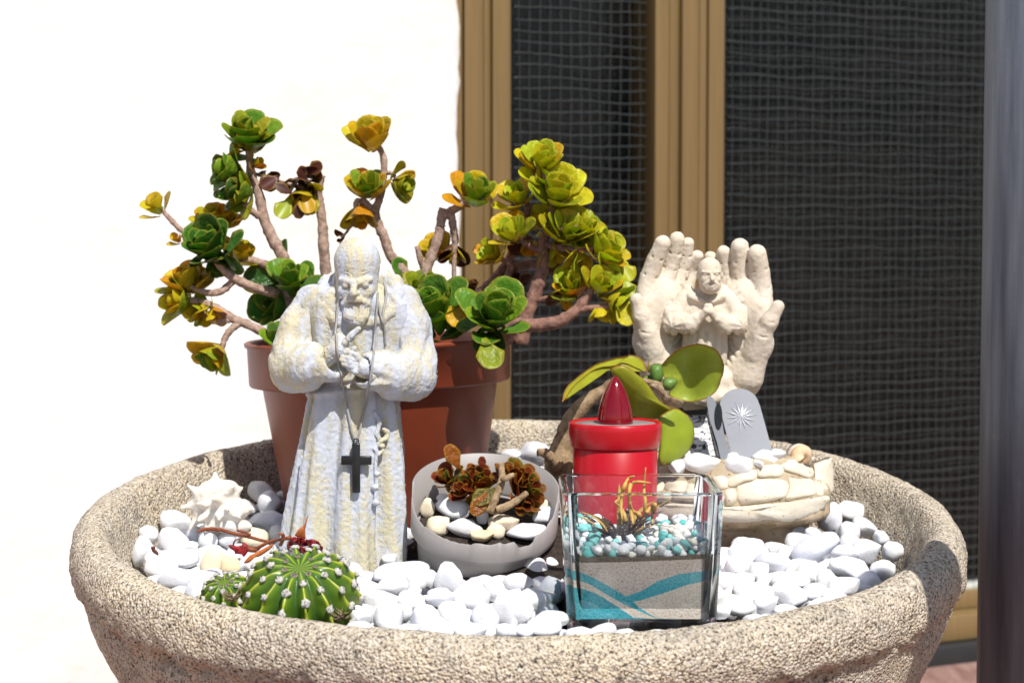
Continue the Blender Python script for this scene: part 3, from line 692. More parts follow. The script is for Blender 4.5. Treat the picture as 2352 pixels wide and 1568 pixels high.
one(1085, 700, 222, 66, 'O', 1, -.07, (-0.3, -0.9, 0.2), -0.1); one(1112, 775, 285, 76, 'M', 1, -.10, (0.1, -0.8, 0.6), -0.35); one(940, 640, 130, 60, 'D', 0, .01); one(965, 690, 150, 80, 'G', 2, -.03, (0.4, -0.6, 0.7))
one(1445, 690, 255, 60, 'L', 1, -.044); one(1435, 640, 290, 56, 'L', 1, -.03); one(1420, 600, 300, 55, 'L', 3, -.02)
ros(505, 493, 40, 'O', (-0.1, -0.5, 0.8), 9, .006); ros(562, 575, 42, 'Y', (0.5, -0.4, 0.7), 9, .008); ros(440, 640, 40, 'Y', (0.2, -0.5, 0.8), 9, -.01, pal2='O'); ros(455, 700, 36, 'L', (-0.4, -0.5, 0.2), 7, -.018)
ros(575, 325, 40, 'M', (0.0, -0.5, 0.5), 8, .0); ros(525, 400, 44, 'D', (-0.4, -0.5, 0.5), 8, .0); ros(1265, 395, 44, 'L', (0.2, -0.5, 0.8), 9, .0); ros(1330, 560, 42, 'L', (0.2, -0.6, 0.5), 9, -.015, pal2='Y'); ros(1410, 610, 38, 'L', (0.5, -0.6, 0.2), 8, -.03)
one(672, 445, 150, 44, 'B', 2); one(700, 400, 25, 50, 'B', 0, .008); one(690, 420, 80, 40, 'B', 2, .006); one(640, 405, 215, 48, 'B', 3, .0); one(700, 440, 280, 55, 'Y', 1, .004); one(720, 435, 260, 62, 'Y', 0, .01); one(668, 455, 240, 56, 'L', 1, .004); one(690, 455, 265, 48, 'B', 2, .0)
pl.flush()

# ------------------------------------------------------------------ standing friar statue
SY = -0.015; SB = at(815, 1340, SY)                     # foot of the statue, on the pebble bed
SK = F / (1.30 + SY)
def sx(px): return (px - 815) / SK
def sz(py): return (1340 - py) / SK
OFF = (SB.x, SY, SB.z)
friar = thing('friar_statue', OFF, 'weathered white statue of a bald bearded friar in a hooded robe standing on pebbles', 'statue')
# robe: skirt, belt, chest
zk = np.array([sz(y) for y in (1352, 1330, 1240, 1138, 1042, 919, 880, 850, 800, 720, 690, 664, 645, 630)], np.float32)
lk = np.array([sx(x) for x in (650, 651, 655, 671, 687, 711, 722, 724, 715, 697, 700, 718, 760, 790)], np.float32)
rk = np.array([sx(x) for x in (934, 933, 931, 930, 926, 917, 912, 910, 925, 952, 950, 925, 890, 860)], np.float32)
dk = np.array([.030, .030, .0285, .027, .0255, .0235, .0215, .021, .023, .0235, .0225, .020, .015, .010], np.float32)
vol = Vol((-.056, -.040, -.006), (.052, .036, .212), .0009)
def robe(X, Y, Z):
    L, Rr, D = np.interp(Z, zk, lk).astype(np.float32), np.interp(Z, zk, rk).astype(np.float32), np.interp(Z, zk, dk).astype(np.float32)
    c, a = (L + Rr) / 2, (Rr - L) / 2
    xn = (X - c) / a; yn = Y / D
    r = (np.abs(xn) ** 2.3 + np.abs(yn) ** 2.3) ** (1 / 2.3)
    th = np.arctan2(xn, -yn)
    low = np.clip((sz(870) - Z) / .10, 0, 1)             # folds deepen towards the hem
    ph = th * 6.2 + 0.8 * np.sin(Z * 26 + th * 2) + 2.2 * xn * (1 - low)
    g = np.sin(ph) + 0.55 * np.sin(ph * 1.9 + 1.3) + 0.35 * np.sin(th * 21 + Z * 30)
    g = np.where(g > 0, g * 0.55, g * 1.0)
    fold = g * (0.0006 + 0.0028 * low ** 0.6) * (Z < sz(868))
    up = (Z > sz(850)); fold = fold + up * 0.0011 * np.sin(xn * 15 + (Z - .16) * 60 * np.sign(xn))
    belt = 0.0018 * np.exp(-((Z - sz(884) - 0.0035 * xn) / .0021) ** 2) - 0.0016 * np.exp(-((Z - sz(872)) / .0017) ** 2)
    return (r - 1) * np.minimum(a, D) * 0.85 - fold - belt
vol.op(robe, (-.055, -.036, sz(1352)), (.05, .036, sz(628)), .0005)
robe_o = put('robe', vol.build('robe', .00030, 520, OFF, 1, .0002), M_STAT, friar)
# sleeves
vol = Vol((-.056, -.048, .115), (0.0, .03, .205), .0009)
vol.chain([(sx(722), .002, sz(690)), (sx(695), .000, sz(745)), (sx(677), -.006, sz(815)), (sx(682), -.012, sz(842))], [.0125, .0140, .0145, .0150], .004)
vol.chain([(sx(680), -.012, sz(832)), (sx(720), -.024, sz(832)), (sx(762), -.032, sz(826))], [.0150, .0145, .0125], .005)
vol.ell((sx(700), -.016, sz(858)), (.0125, .012, .0085), None, .004)
vol.cap((sx(772), -.036, sz(820)), (sx(794), -.040, sz(813)), .0070, .0085, .0012, True)     # cuff opening
def sleeve_folds(cx, cz, seed):
    def fn(V):
        dx, dz = V[:, 0] - sx(cx), V[:, 2] - sz(cz); a = np.arctan2(dz, dx); r = np.hypot(dx, dz)
        w = np.clip((r - .012) / .014, 0, 1) * (V[:, 1] < -.004)
        g = np.sin(a * 7.5 + seed + 1.2 * noise(V, 45, seed)) + .5 * np.sin(a * 15 + 2 * seed)
        return np.where(g > 0, .5 * g, 1.1 * g).astype(np.float32) * .0016 * w
    return fn
put('sleeve', vol.build('sleeve', .00035, 520, OFF, 2, .0003, sleeve_folds(672, 850, 1)), M_STAT, friar)
vol = Vol((0.0, -.050, .112), (.056, .03, .205), .0009)
vol.chain([(sx(925), .002, sz(690)), (sx(943), .0, sz(745)), (sx(956), -.006, sz(825)), (sx(952), -.012, sz(858))], [.0125, .0140, .0148, .0150], .004)
vol.chain([(sx(952), -.012, sz(850)), (sx(912), -.024, sz(848)), (sx(868), -.033, sz(842))], [.0155, .0150, .0135], .005)
vol.ell((sx(930), -.016, sz(882)), (.0140, .012, .0080), None, .004)
vol.cap((sx(858), -.037, sz(837)), (sx(836), -.041, sz(832)), .0076, .0092, .0012, True)
put('sleeve', vol.build('sleeve', .00035, 520, OFF, 3, .0003, sleeve_folds(962, 868, 2)), M_STAT, friar)
# hood lying round the neck
vol = Vol((-.036, -.040, .162), (.044, .036, .216), .0008)
vol.chain([(sx(780), .010, sz(634)), (sx(754), .004, sz(646)), (sx(743), -.005, sz(672)), (sx(754), -.014, sz(703)), (sx(786), -.0205, sz(728)), (sx(828), -.0225, sz(737))], [.0052, .0056, .0054, .0048, .0038, .0032], .003)
vol.chain([(sx(882), .010, sz(634)), (sx(906), .004, sz(646)), (sx(916), -.005, sz(670)), (sx(908), -.013, sz(702)), (sx(878), -.0200, sz(727)), (sx(828), -.0225, sz(737))], [.0052, .0058, .0056, .0050, .0040, .0032], .003)
vol.ell((sx(830), .014, sz(650)), (.023, .012, .012), None, .006)
put('hood', vol.build('hood', .0005, 520, OFF, 4, .0004), M_STAT, friar)
# bowed head with its beard
HX = sx(827)
vol = Vol((HX - .024, -.048, .168), (HX + .024, .016, .236), .00055)
vol.ell((HX, -.010, sz(592)), (.0153, .0175, .0158), None, .001)
vol.ell((HX, -.0145, sz(648)), (.0137, .0150, .0180), None, .006)
vol.ell((HX, -.0200, sz(690)), (.0108, .0125, .0108), None, .005)
vol.chain([(HX - .004, -.0300, sz(705)), (HX + .001, -.0290, sz(714)), (HX + .0045, -.0285, sz(706))], [.0044, .0048, .0042], .003)
for s in (-1, 1):
    vol.ell((HX + s * .0062, -.0322, sz(636)), (.0042, .0040, .0031), None, .0018, True)         # sockets
    vol.ell((HX + s * .0060, -.0274, sz(637)), (.0026, .0022, .0019), None, .0005)               # lids
    vol.cap((HX + s * .0022, -.0292, sz(629)), (HX + s * .0098, -.0248, sz(625)), .0022, .0016, .0016)   # brows
    vol.cap((HX + s * .0018, -.0318, sz(666)), (HX + s * .0078, -.0270, sz(680)), .0023, .0018, .0015)   # moustache
    vol.ell((HX + s * .0082, -.0245, sz(652)), (.0036, .0034, .0040), None, .002)
    vol.ell((HX + s * .0150, -.008, sz(640)), (.0018, .0036, .0052), None, .0012)
    vol.cap((HX + s * .0030, -.0320, sz(656)), (HX + s * .0062, -.0285, sz(664)), .0007, .0007, .0008, True)
vol.cap((HX - .0008, -.0298, sz(633)), (HX - .0008, -.0338, sz(651)), .0019, .0028, .0014)
for s in (-1, 1): vol.ell((HX - .0008 + s * .0026, -.0315, sz(653)), (.0017, .0020, .0015), None, .001)
vol.cap((HX - .0035, -.0315, sz(674)), (HX + .0035, -.0315, sz(674)), .0010, .0010, .0008, True)
vol.cap((HX - .0028, -.0298, sz(679)), (HX + .0028, -.0298, sz(679)), .0013, .0013, .001)
for i in range(9):                                                                              # beard strands
    x = -.0085 + i * .0021; vol.cap((HX + x, -.0325 + abs(x) * .5, sz(684)), (HX + x * .75, -.0345 + abs(x) * .5, sz(714)), .0005, .0006, .0006, True)
for z_ in (606, 613): vol.cap((HX - .008, -.0265, sz(z_)), (HX + .008, -.0265, sz(z_)), .0004, .0004, .0006, True)
hm = vol.build('head', .00022, 620, (0, 0, 0), 5, .0001)
hm.transform(Matrix.Translation(OFF) @ Matrix.Translation((HX, -.008, sz(640))) @ Matrix.Rotation(R(9), 4, 'X') @ Matrix.Translation((-HX, .008, -sz(640)))); hm.update()
put('head', hm, M_STAT, friar)
# hands, five fingers each
def hand(vol, wrist, tip, spread, r, thumb):
    w, t, s = np.array(wrist), np.array(tip), np.array(spread); d = t - w
    vol.ell(tuple(w + d * .22), (abs(d[0]) * .34 + .0012, .0034, abs(d[2]) * .34 + .0042), None, .001)
    for i, (l, o) in enumerate(((.92, -1.5), (1.0, -.5), (.97, .5), (.80, 1.5))):
        b = w + d * .30 + s * o * .9; m_ = w + d * (.30 + .36 * l) + s * o + np.array((0, -.0016, 0)); e = w + d * l + s * o * .92
        vol.chain([tuple(b), tuple(m_), tuple(e)], [r * 1.05, r, r * .8], .0004)
    th = [tuple(w + d * .15 + np.array(thumb) * .4), tuple(w + d * .42 + np.array(thumb)), tuple(w + d * .62 + np.array(thumb) * 1.05)]
    vol.chain(th, [r * 1.2, r * 1.1, r * .85], .0006)
vol = Vol((-.028, -.052, .134), (.014, -.018, .182), .0005)
vol.cap((sx(752), -.0310, sz(818)), (sx(788), -.0355, sz(790)), .0060, .0062, .002)
hand(vol, (sx(780), -.0350, sz(797)), (sx(836), -.0390, sz(744)), (.0018, -.0002, .0021), .0020, (.0034, -.0010, -.0062))
put('hand', vol.build('hand', .00025, 700, OFF, 6), M_STAT, friar)
vol = Vol((-.014, -.054, .126), (.030, -.018, .172), .0005)
vol.cap((sx(882), -.0330, sz(842)), (sx(850), -.0375, sz(832)), .0062, .0062, .002)
hand(vol, (sx(860), -.0375, sz(835)), (sx(800), -.0405, sz(816)), (.0008, -.0001, -.0026), .0021, (-.0010, -.0010, .0072))
put('hand', vol.build('hand', .00025, 700, OFF, 7), M_STAT, friar)
# knotted girdle cord at the side, rosary at the other
def bead(px, py, r):
    x, z = sx(px), sz(py); L, Rr, D = np.interp(z, zk, lk), np.interp(z, zk, rk), np.interp(z, zk, dk); xn = (x - (L + Rr) / 2) / ((Rr - L) / 2)
    y = -D * max(.05, 1 - abs(xn) ** 2.3) ** (1 / 2.3) - .0006; return (x, y, z), r
for nm, lines, knots in (('girdle_cord', (([(868, 935), (878, 960), (872, 985), (880, 1000), (893, 996), (897, 982), (888, 975)], .0016), ([(880, 1000), (868, 1018), (876, 1030), (886, 1022)], .0014), ([(872, 1020), (869, 1060), (872, 1100), (868, 1140)], .0013)),
                          ((868, 1105, .0026), (870, 1140, .0026), (873, 1075, .0024), (878, 955, .0022), (884, 1012, .0022))),
                         ('rosary', (([(700, 1040), (697, 1075), (694, 1110), (692, 1168)], .0010),), ((692, 1135, .0017), (693, 1142, .0017), (691, 1168, .0018)))):
    vol = Vol((-.050, -.042, .030), (.040, -.005, .135), .0006)
    for pts, r in lines:
        b = [bead(x, y, r) for x, y in pts]; vol.chain([q[0] for q in b], [q[1] for q in b], .0006)
    for px, py, r in knots:
        c, r = bead(px, py, r); vol.ell(c, (r, r, r * .8), None, .0005)
    put(nm, vol.build(nm, .0003, 600, OFF, 8), M_STAT, robe_o)

# things hung on the statue are laid onto its surface by casting rays at it
def bvh_of(objs):
    V, Fc = [], []
    for o in objs:
        b = len(V); mw = WORLD[o]; V += [mw @ v.co for v in o.data.vertices]; Fc += [tuple(i + b for i in p.vertices) for p in o.data.polygons]
    return BVHTree.FromPolygons(V, Fc)
TREE = bvh_of([c for c in friar.children])
def drape(px, py, off=.0012, default=None):
    d = ray(px, py).normalized(); h = TREE.ray_cast(CAM, d)
    if h[0] is None: return at(px, py, default if default is not None else SY - .02)
    return h[0] - d * off
def drape_line(pts, off, n=5):
    q = spline([Vector((*p, 0)) for p in pts], n); P3 = [drape(p.x, p.y, off) for p in q]
    for _ in range(3):        # a cord bridges hollows instead of following them
        P3 = [P3[0]] + [Vector((P3[i].x, min(P3[i].y, (P3[i - 1].y + P3[i + 1].y) / 2), P3[i].z)) for i in range(1, len(P3) - 1)] + [P3[-1]]
    return P3
cross_b = drape(818, 1131, .002)
neck = thing('cross_necklace', cross_b, 'black cross pendant on a thin grey cord hung round the friar statue neck', 'necklace')
c1 = [(783, 683), (776, 700), (773, 752), (774, 797), (779, 835), (787, 875), (793, 912), (800, 950), (808, 990), (815, 1009)]
c2 = [(868, 672), (866, 705), (862, 755), (859, 807), (850, 876), (841, 925), (833, 960), (825, 995), (820, 1009)]
c3 = [(880, 640), (887, 668), (886, 690), (880, 722), (884, 760), (885, 795)]
c4 = [(868, 690), (874, 722), (880, 745)]
for c, r in ((c1, .00075), (c2, .00075), (c3, .00085), (c4, .0008)):
    v, f = tube(drape_line(c, .0016), r, 6); put('cord', mesh('cord', v, f), M_CORD, neck)
yc = min(drape(818, y, .0).y for y in (1025, 1045, 1060, 1080, 1100, 1125)); yc = min(yc, min(drape(x, 1056, 0).y for x in (786, 800, 836, 850))) - .0034
def cbox(x0, x1, y0, y1, y_, t):
    a, b = at(x0, y1, y_), at(x1, y0, y_); return box((a.x, y_ - t / 2, a.z), (b.x, y_ + t / 2, b.z))
v, f = cbox(809, 827, 1017, 1131, yc, .0032); cr = put('cross', bevelled('cross', v, f, .0007), M_BLACK, neck)
v, f = cbox(783.5, 853.5, 1046, 1067, yc, .0028); put('cross_arm', bevelled('cross_arm', v, f, .0007), M_BLACK, cr)
v, f = tube([at(818, 1013, yc) + Vector((math.cos(a) * .0017, 0, math.sin(a) * .0017)) for a in np.linspace(0, 6.283, 15)], .0004, 6); put('ring', mesh('ring', v, f), M_BLACK, cr)

M_MORTAR = mat_plaster('plinth_mortar', (0.34, 0.27, 0.18), (0.46, 0.39, 0.28), (0.14, 0.085, 0.045), 260, (0.6, 0.68))
# ------------------------------------------------------------------ cast stone plinth under the cupped hands
def c6(x, y): return (1493 + .27466 * x, 861.3 + .27466 * y)       # coordinates measured in an enlarged view
PLX, PLY = at(1672, 1150, 0.06).x, 0.07
plinth = thing('stone_plinth', (PLX, PLY, plevel(PLX, 0.06) - .008), 'low cream cast plinth of rough masonry blocks beside the red candle', 'plinth')
def plin_y(px, py):            # the curved front of the plinth, leaning back towards the top
    t = (px - 1670) / 235.0; return 0.012 + 0.050 * max(0, abs(t)) ** 2.4 + (1250 - py) * 0.00016
vol = Vol((PLX - .105, -.02, -.06), (PLX + .098, .17, .066), .0012)
bx, by = PLX, .072
def drum(X, Y, Z):
    q = np.interp(Z, [-.05, -.022, -.014, .004, .008, .026, .034], [.062, .064, .080, .080, .070, .056, .050]).astype(np.float32)
    r = (np.abs((X - bx) / (q * .90)) ** 2.8 + np.abs((Y - by) / (q * .78)) ** 2.4) ** (1 / 2.6)
    side = (r - 1) * q; return np.maximum(side, np.maximum(Z - .026, -.048 - Z))
vol.op(drum, (bx - .10, .0, -.05), (bx + .094, .165, .034), .0004)
pb = put('plinth_core', vol.build('plinth_core', .0009, 160, (0, 0, 0), 3, .0012), M_STONEB, plinth)
pb.data.materials.append(M_MORTAR)
for p in pb.data.polygons: p.material_index = 1 if p.center.z > -.004 else 0
TREE = bvh_of([pb])
def plin_face(px, py):
    d = ray(px, py).normalized(); h = TREE.ray_cast(CAM, d); return h[0].y if h[0] else plin_y(px, py)
def stone(poly, proud=.005, mat=M_STONE, thick=.012, name='stone', wob=1.2):
    pts = [c6(*p) for p in poly]; c = (sum(p[0] for p in pts) / len(pts), sum(p[1] for p in pts) / len(pts))
    yc = plin_face(*c); v, f = pillow_px(pts, lambda a, b: min(plin_face(a, b), yc + .02) + .001, proud, thick, (1, .95, .85, .6, .3), wob, 3, int(poly[0][0]))
    return put(name, mesh(name, v, f), mat, plinth)
for poly in ([(650, 860), (760, 815), (890, 790), (890, 870), (790, 900), (660, 940)], [(510, 845), (640, 848), (650, 940), (565, 955)], [(890, 765), (1000, 748), (1110, 750), (1112, 840), (1000, 855), (900, 850)],
             [(1090, 745), (1180, 705), (1270, 715), (1360, 780), (1360, 862), (1230, 830), (1120, 800)], [(720, 920), (830, 890), (930, 862), (1150, 882), (1152, 985), (1090, 1040), (900, 1072), (745, 1078)],
             [(1160, 850), (1260, 862), (1370, 880), (1390, 990), (1260, 1030), (1130, 1050), (1160, 970)], [(1372, 745), (1505, 700), (1520, 720), (1535, 960), (1400, 1010), (1380, 880)],
             [(625, 955), (715, 950), (715, 1065), (630, 1092)], [(120, 882), (310, 880), (290, 978), (130, 962)], [(295, 905), (420, 912), (420, 990), (300, 985)], [(430, 905), (500, 905), (545, 975), (440, 985)],
             [(70, 765), (150, 750), (168, 830), (80, 830)], [(180, 985), (420, 1000), (420, 1050), (190, 1045)], [(440, 1000), (610, 985), (610, 1080), (450, 1090)], [(-40, 985), (165, 985), (170, 1050), (-30, 1060)], [(-60, 870), (105, 880), (110, 965), (-50, 970)]):
    stone(poly)
stone([(-60, 1075), (300, 1070), (640, 1095), (1000, 1072), (1300, 1040), (1500, 1012), (1480, 1075), (1430, 1135), (1200, 1225), (1000, 1205), (850, 1228), (630, 1235), (300, 1210), (-50, 1180)], .006, M_STONE, .02, 'ledge', 1.6)

# ------------------------------------------------------------------ two cupped hands with a small friar
HY = 0.088; HK = F / (1.30 + HY); HB = at(1615, 940, HY)
def hx(c): return (1406.8 + .27466 * c - 1615) / HK
def hz(c): return (940 - 505.3 - .27466 * c) / HK
def H(cx, y, cz): return (hx(cx), y, hz(cz))
U = .27466 / HK
hands = thing('hands_sculpture', HB, 'cream sculpture of two cupped open hands sheltering a small bearded friar', 'sculpture')
OFFH = tuple(HB)
for side, base, fingers, thumb in (
        (-1, (360, 860), [([(262, 640), (300, 480), (352, 330), (405, 195)], 66), ([(420, 560), (468, 420), (505, 290), (532, 160)], 62), ([(545, 560), (585, 420), (612, 310), (630, 195)], 52), ([(640, 560), (672, 420), (712, 300)], 45)], [(330, 1080), (262, 930), (215, 790), (178, 655)]),
        (1, (1130, 880), [([(1245, 720), (1236, 580), (1218, 430), (1190, 275)], 74), ([(1095, 640), (1085, 500), (1070, 360), (1055, 225)], 74), ([(975, 580), (955, 460), (938, 370), (928, 265)], 56), ([(880, 560), (850, 430), (822, 312)], 46)], [(1160, 1100), (1225, 960), (1285, 840), (1350, 712)])):
    x0, x1 = (hx(90), hx(800)) if side < 0 else (hx(700), hx(1440))
    vol = Vol((x0, -.045, hz(1560)), (x1, .045, hz(80)), .0008)
    # palm: a cupped slab, outer edge forward
    for k, (cx, cz, rx, rz, y) in enumerate(((base[0] - side * 20, base[1] - 150, 175, 250, -.0015), (base[0], base[1] - 60, 190, 400, .006), (base[0] - side * 100, base[1] - 180, 230, 300, .010), (base[0] + side * -20, base[1] + 220, 150, 260, .002), (base[0] - side * 60, base[1] + 420, 170, 230, .0), (base[0] - side * 150, base[1] + 100, 200, 420, .012))):
        vol.ell(H(cx, y, cz), (rx * U, .0105, rz * U), None, .006)
    vol.chain([H(base[0] + side * 110, -.006, base[1] - 150), H(base[0] + side * 90, -.008, base[1] + 150), H(base[0] + side * 0, -.004, base[1] + 420)], [.0075, .0085, .010], .006)
    for fi, (pts, r) in enumerate(fingers):
        yb = (-.004, .002, .007, .012)[fi]
        P3 = [H(p[0], yb - .0035 * (j == len(pts) - 1) + .002 * (j == 1), p[1]) for j, p in enumerate(pts)]
        vol.chain(P3, [r * U * 1.26, r * U * 1.24, r * U * 1.16, r * U * 1.04][:len(pts)], .0008)
        for j in range(1, len(pts) - 1):             # joint creases
            a, b = Vector(P3[j]), Vector(P3[j + 1]); c = a.lerp(b, .1); pr = Vector((b.z - a.z, 0, a.x - b.x)).normalized() * r * U * .8
            vol.cap(tuple(c + pr + Vector((0, -r * U * .85, 0))), tuple(c - pr + Vector((0, -r * U * .85, 0))), .0005, .0005, .0012, True)
    tr = (76, 72, 66, 54); P3 = [H(p[0], (-.010, -.014, -.017, -.018)[j], p[1]) for j, p in enumerate(thumb)]
    vol.chain(P3, [r * U for r in tr], .003)
    for j in (1, 2):
        c = Vector(P3[j]); vol.cap(tuple(c + Vector((-.004, -.006, .0005))), tuple(c + Vector((.004, -.006, -.0005))), .0004, .0004, .001, True)
    def strokes(V):                                   # chiselled strokes round the figure
        dx, dz = (V[:, 0] - hx(770)) / (330 * U), (V[:, 2] - hz(850)) / (430 * U); r = np.hypot(dx, dz); a = np.arctan2(dz, dx)
        g = np.sin(a * 34 + 3 * noise(V, 160, 2) + r * 4) * (noise(V, 130, 7) > -.35); w = np.clip((1.06 - r) / .12, 0, 1) * np.clip((r - .5) / .1, 0, 1) * (V[:, 1] < .006)
        return np.minimum(g, .25).astype(np.float32) * .0011 * w
    put('hand', vol.build('carved_hand', .00022, 420, OFFH, 11 + side, .0004, strokes), M_PLAS, hands)
# foot of the sculpture
vol = Vol((hx(330), -.035, hz(1620)), (hx(1250), .04, hz(1180)), .001)
vol.ell(H(790, .004, 1470), (360 * U, .024, 130 * U), None, .004); vol.ell(H(800, .002, 1330), (260 * U, .018, 170 * U), None, .006)
put('foot', vol.build('carved_foot', .0009, 150, OFFH, 21, .001), M_PLAS, hands)
# the small friar in the palms
vol = Vol((hx(400), -.042, hz(1330)), (hx(1110), .02, hz(260)), .0007)
vol.ell(H(765, -.004, 800), (215 * U, .0125, 250 * U), None, .003); vol.ell(H(765, -.004, 1080), (190 * U, .011, 260 * U), None, .006)
for s in (-1, 1):
    X = lambda d: 768 + s * d
    vol.chain([H(X(185), -.006, 660), H(X(270), -.010, 790), H(X(275), -.013, 860)], [78 * U, 84 * U, 80 * U], .003)
    vol.chain([H(X(265), -.013, 855), H(X(150), -.019, 860), H(X(95), -.021, 815)], [84 * U, 72 * U, 58 * U], .003)
    vol.chain([H(X(60), -.0225, 800), H(X(15), -.0250, 745), H(X(12), -.0250, 705)], [36 * U, 34 * U, 24 * U], .0008)
    vol.chain([H(X(150), -.004, 575), H(X(118), -.0125, 635), H(X(40), -.0165, 668)], [40 * U, 36 * U, 26 * U], .002)   # cowl
    pass
for k in range(9): vol.cap(H(600 + 42 * k, -.0165, 930), H(585 + 45 * k, -.0175, 1240), .0009, .0010, .0012, True)
def small_folds(V):
    x = (V[:, 0] - hx(770)) / U; z = 1582 - V[:, 2] / U
    low = np.clip((z - 900) / 40, 0, 1); g = np.sin(x * .085 + .6 * np.sin(z * .012)); arm = (1 - low) * np.clip((np.abs(x) - 120) / 60, 0, 1); a = np.arctan2(z - 880, np.abs(x) - 300)
    return (np.minimum(g, .3) * .0012 * low + np.sin(a * 9 + 1) * .0003 * arm).astype(np.float32)
put('robe', vol.build('small_robe', .00025, 420, OFFH, 31, .0003, small_folds), M_PLAS, hands)
vol = Vol((hx(640), -.042, hz(640)), (hx(930), .012, hz(270)), .00045)
vol.ell(H(788, -.014, 405), (98 * U, .0100, 98 * U), None, .001); vol.ell(H(788, -.0165, 470), (92 * U, .0095, 105 * U), None, .003); vol.ell(H(790, -.0180, 545), (84 * U, .0085, 66 * U), None, .003)
for s in (-1, 1):
    X = lambda d: 792 + s * d
    vol.ell(H(X(42), -.0268, 446), (27 * U, .0022, 18 * U), None, .0009, True); vol.ell(H(X(42), -.0240, 448), (17 * U, .0012, 9 * U), None, .0003)
    vol.cap(H(X(16), -.0254, 432), H(X(74), -.0228, 424), 13 * U, 9 * U, .0008)
    vol.cap(H(X(10), -.0265, 505), H(X(58), -.0235, 530), 15 * U, 12 * U, .0008); vol.ell(H(X(56), -.0228, 488), (24 * U, .002, 24 * U), None, .001)
    vol.ell(H(X(100), -.013, 455), (12 * U, .0022, 30 * U), None, .0006)
vol.cap(H(795, -.0250, 445), H(797, -.0278, 484), 12 * U, 20 * U, .0007); vol.cap(H(770, -.0262, 520), H(815, -.0262, 520), 6 * U, 6 * U, .0005, True)
for k in range(8): vol.cap(H(722 + 19 * k, -.0255, 545), H(735 + 15 * k, -.0262, 600), .0003, .0003, .0005, True)
for z_ in (352, 372): vol.cap(H(750, -.0240, z_), H(830, -.0240, z_), .00025, .00025, .0004, True)
put('head', vol.build('small_head', .00012, 600, OFFH, 35), M_PLAS, hands)

# ------------------------------------------------------------------ steel plaques and framed print leaning behind the pebbles
def plate(name, poly, Yf, thick, mat, parent, sub=1, bev=0.0):
    pts = [Vector((*p, 0)) for p in poly]
    if sub > 1: pts = spline(pts + [pts[0]], sub)[:-1]
    n = len(pts); v = [at(p.x, p.y, Yf(p.x, p.y)) for p in pts]; v += [q + Vector((0, thick, 0)) for q in v]
    f = [tuple(range(n))[::-1], tuple(range(n, 2 * n))] + [(k, (k + 1) % n, (k + 1) % n + n, k + n) for k in range(n)]
    me = mesh(name, v, f, False); return put(name, me, mat, parent)
arc = lambda cx, cy, rx, ry, a0, a1, n: [(cx + rx * math.cos(R(a)), cy - ry * math.sin(R(a))) for a in np.linspace(a0, a1, n)]
pq = thing('steel_plaque', at(1730, 1062, .045), 'pair of arched grey steel plates engraved with a star leaning on the plinth', 'plaque')
YR = lambda x, y: .040 + (1060 - y) * .00009 - (x - 1680) * .00002
pr_ = [c6(*p) for p in [(690, 700)] + [(600, 330)] + arc(748, 262, 165, 150, 178, 8, 14) + [(915, 240), (960, 400), (1040, 700)]]
plR = plate('plate', pr_, YR, .0016, M_STEEL, pq)
YLf = lambda x, y: .026 + (1060 - y) * .00009 + (x - 1630) * .00022
pl_ = [c6(*p) for p in [(600, 735), (560, 560), (500, 370), (474, 220), (480, 180), (500, 170), (530, 195), (570, 270), (600, 370), (622, 500), (700, 720)]]
plL = plate('plate', pl_, YLf, .0018, M_STEEL, pq)
plate('slot', [c6(*p) for p in arc(572, 345, 33, 112, 0, 360, 24)[:-1]], lambda x, y: YLf(x, y) - .0006, .0005, M_BLKP, plL)
cx, cy = c6(762, 345)
for k in range(14):
    a = 2 * math.pi * k / 14 + .12; L = (34 if k % 2 else 38); w = 2.3
    tip = (cx + L * math.cos(a), cy - L * .98 * math.sin(a)); mid = (cx + L * .42 * math.cos(a), cy - L * .42 * math.sin(a))
    p = [(cx, cy), (mid[0] + w * math.sin(a), mid[1] + w * math.cos(a)), tip, (mid[0] - w * math.sin(a), mid[1] - w * math.cos(a))]
    v = [at(q[0], q[1], YR(*q) - .0003) for q in p]; v[0] += Vector((0, -.0004, 0)); ce = at(mid[0], mid[1], YR(*mid) - .0011); v.append(ce)
    put('star_ray', mesh('star_ray', v, [(0, 1, 4), (1, 2, 4), (2, 3, 4), (3, 0, 4)], False), M_STAR, plR)

def mat_print():
    t = NT('ink_print'); v = t.co()
    w = t.n('TexWave', {'wave_type': 'RINGS'}, Vector=v, Scale=95.0, Distortion=6.0, Detail=2.0, Detail_Scale=3.0)
    k = t.ramp(w.outputs[0], [(0.06, (1, 1, 1)), (0.12, (0, 0, 0))])
    k2 = t.ramp(t.noise(55, 2, 0.5, v), [(0.50, (0, 0, 0)), (0.56, (1, 1, 1))])
    c = t.mix(t.math('MULTIPLY', k, k2), (0.66, 0.67, 0.70), (0.02, 0.02, 0.022))
    c = t.mix(t.ramp(t.noise(120, 5, 0.7, v), [(0.60, (0, 0, 0)), (0.72, (0.7, 0.7, 0.7))]), c, (0.12, 0.12, 0.13))
    t.base(c).p(Roughness=0.3); return t.m
M_PRINT = mat_print()
pf = thing('framed_print', at(1620, 1060, .062), 'small framed black and white line print leaning behind the steel plaque', 'picture')
YF = lambda x, y: .056 + (1060 - y) * .00012
prn = plate('print', [c6(*p) for p in [(230, 320), (490, 325), (600, 730), (300, 740)]], lambda x, y: YF(x, y), .001, M_PRINT, pf)
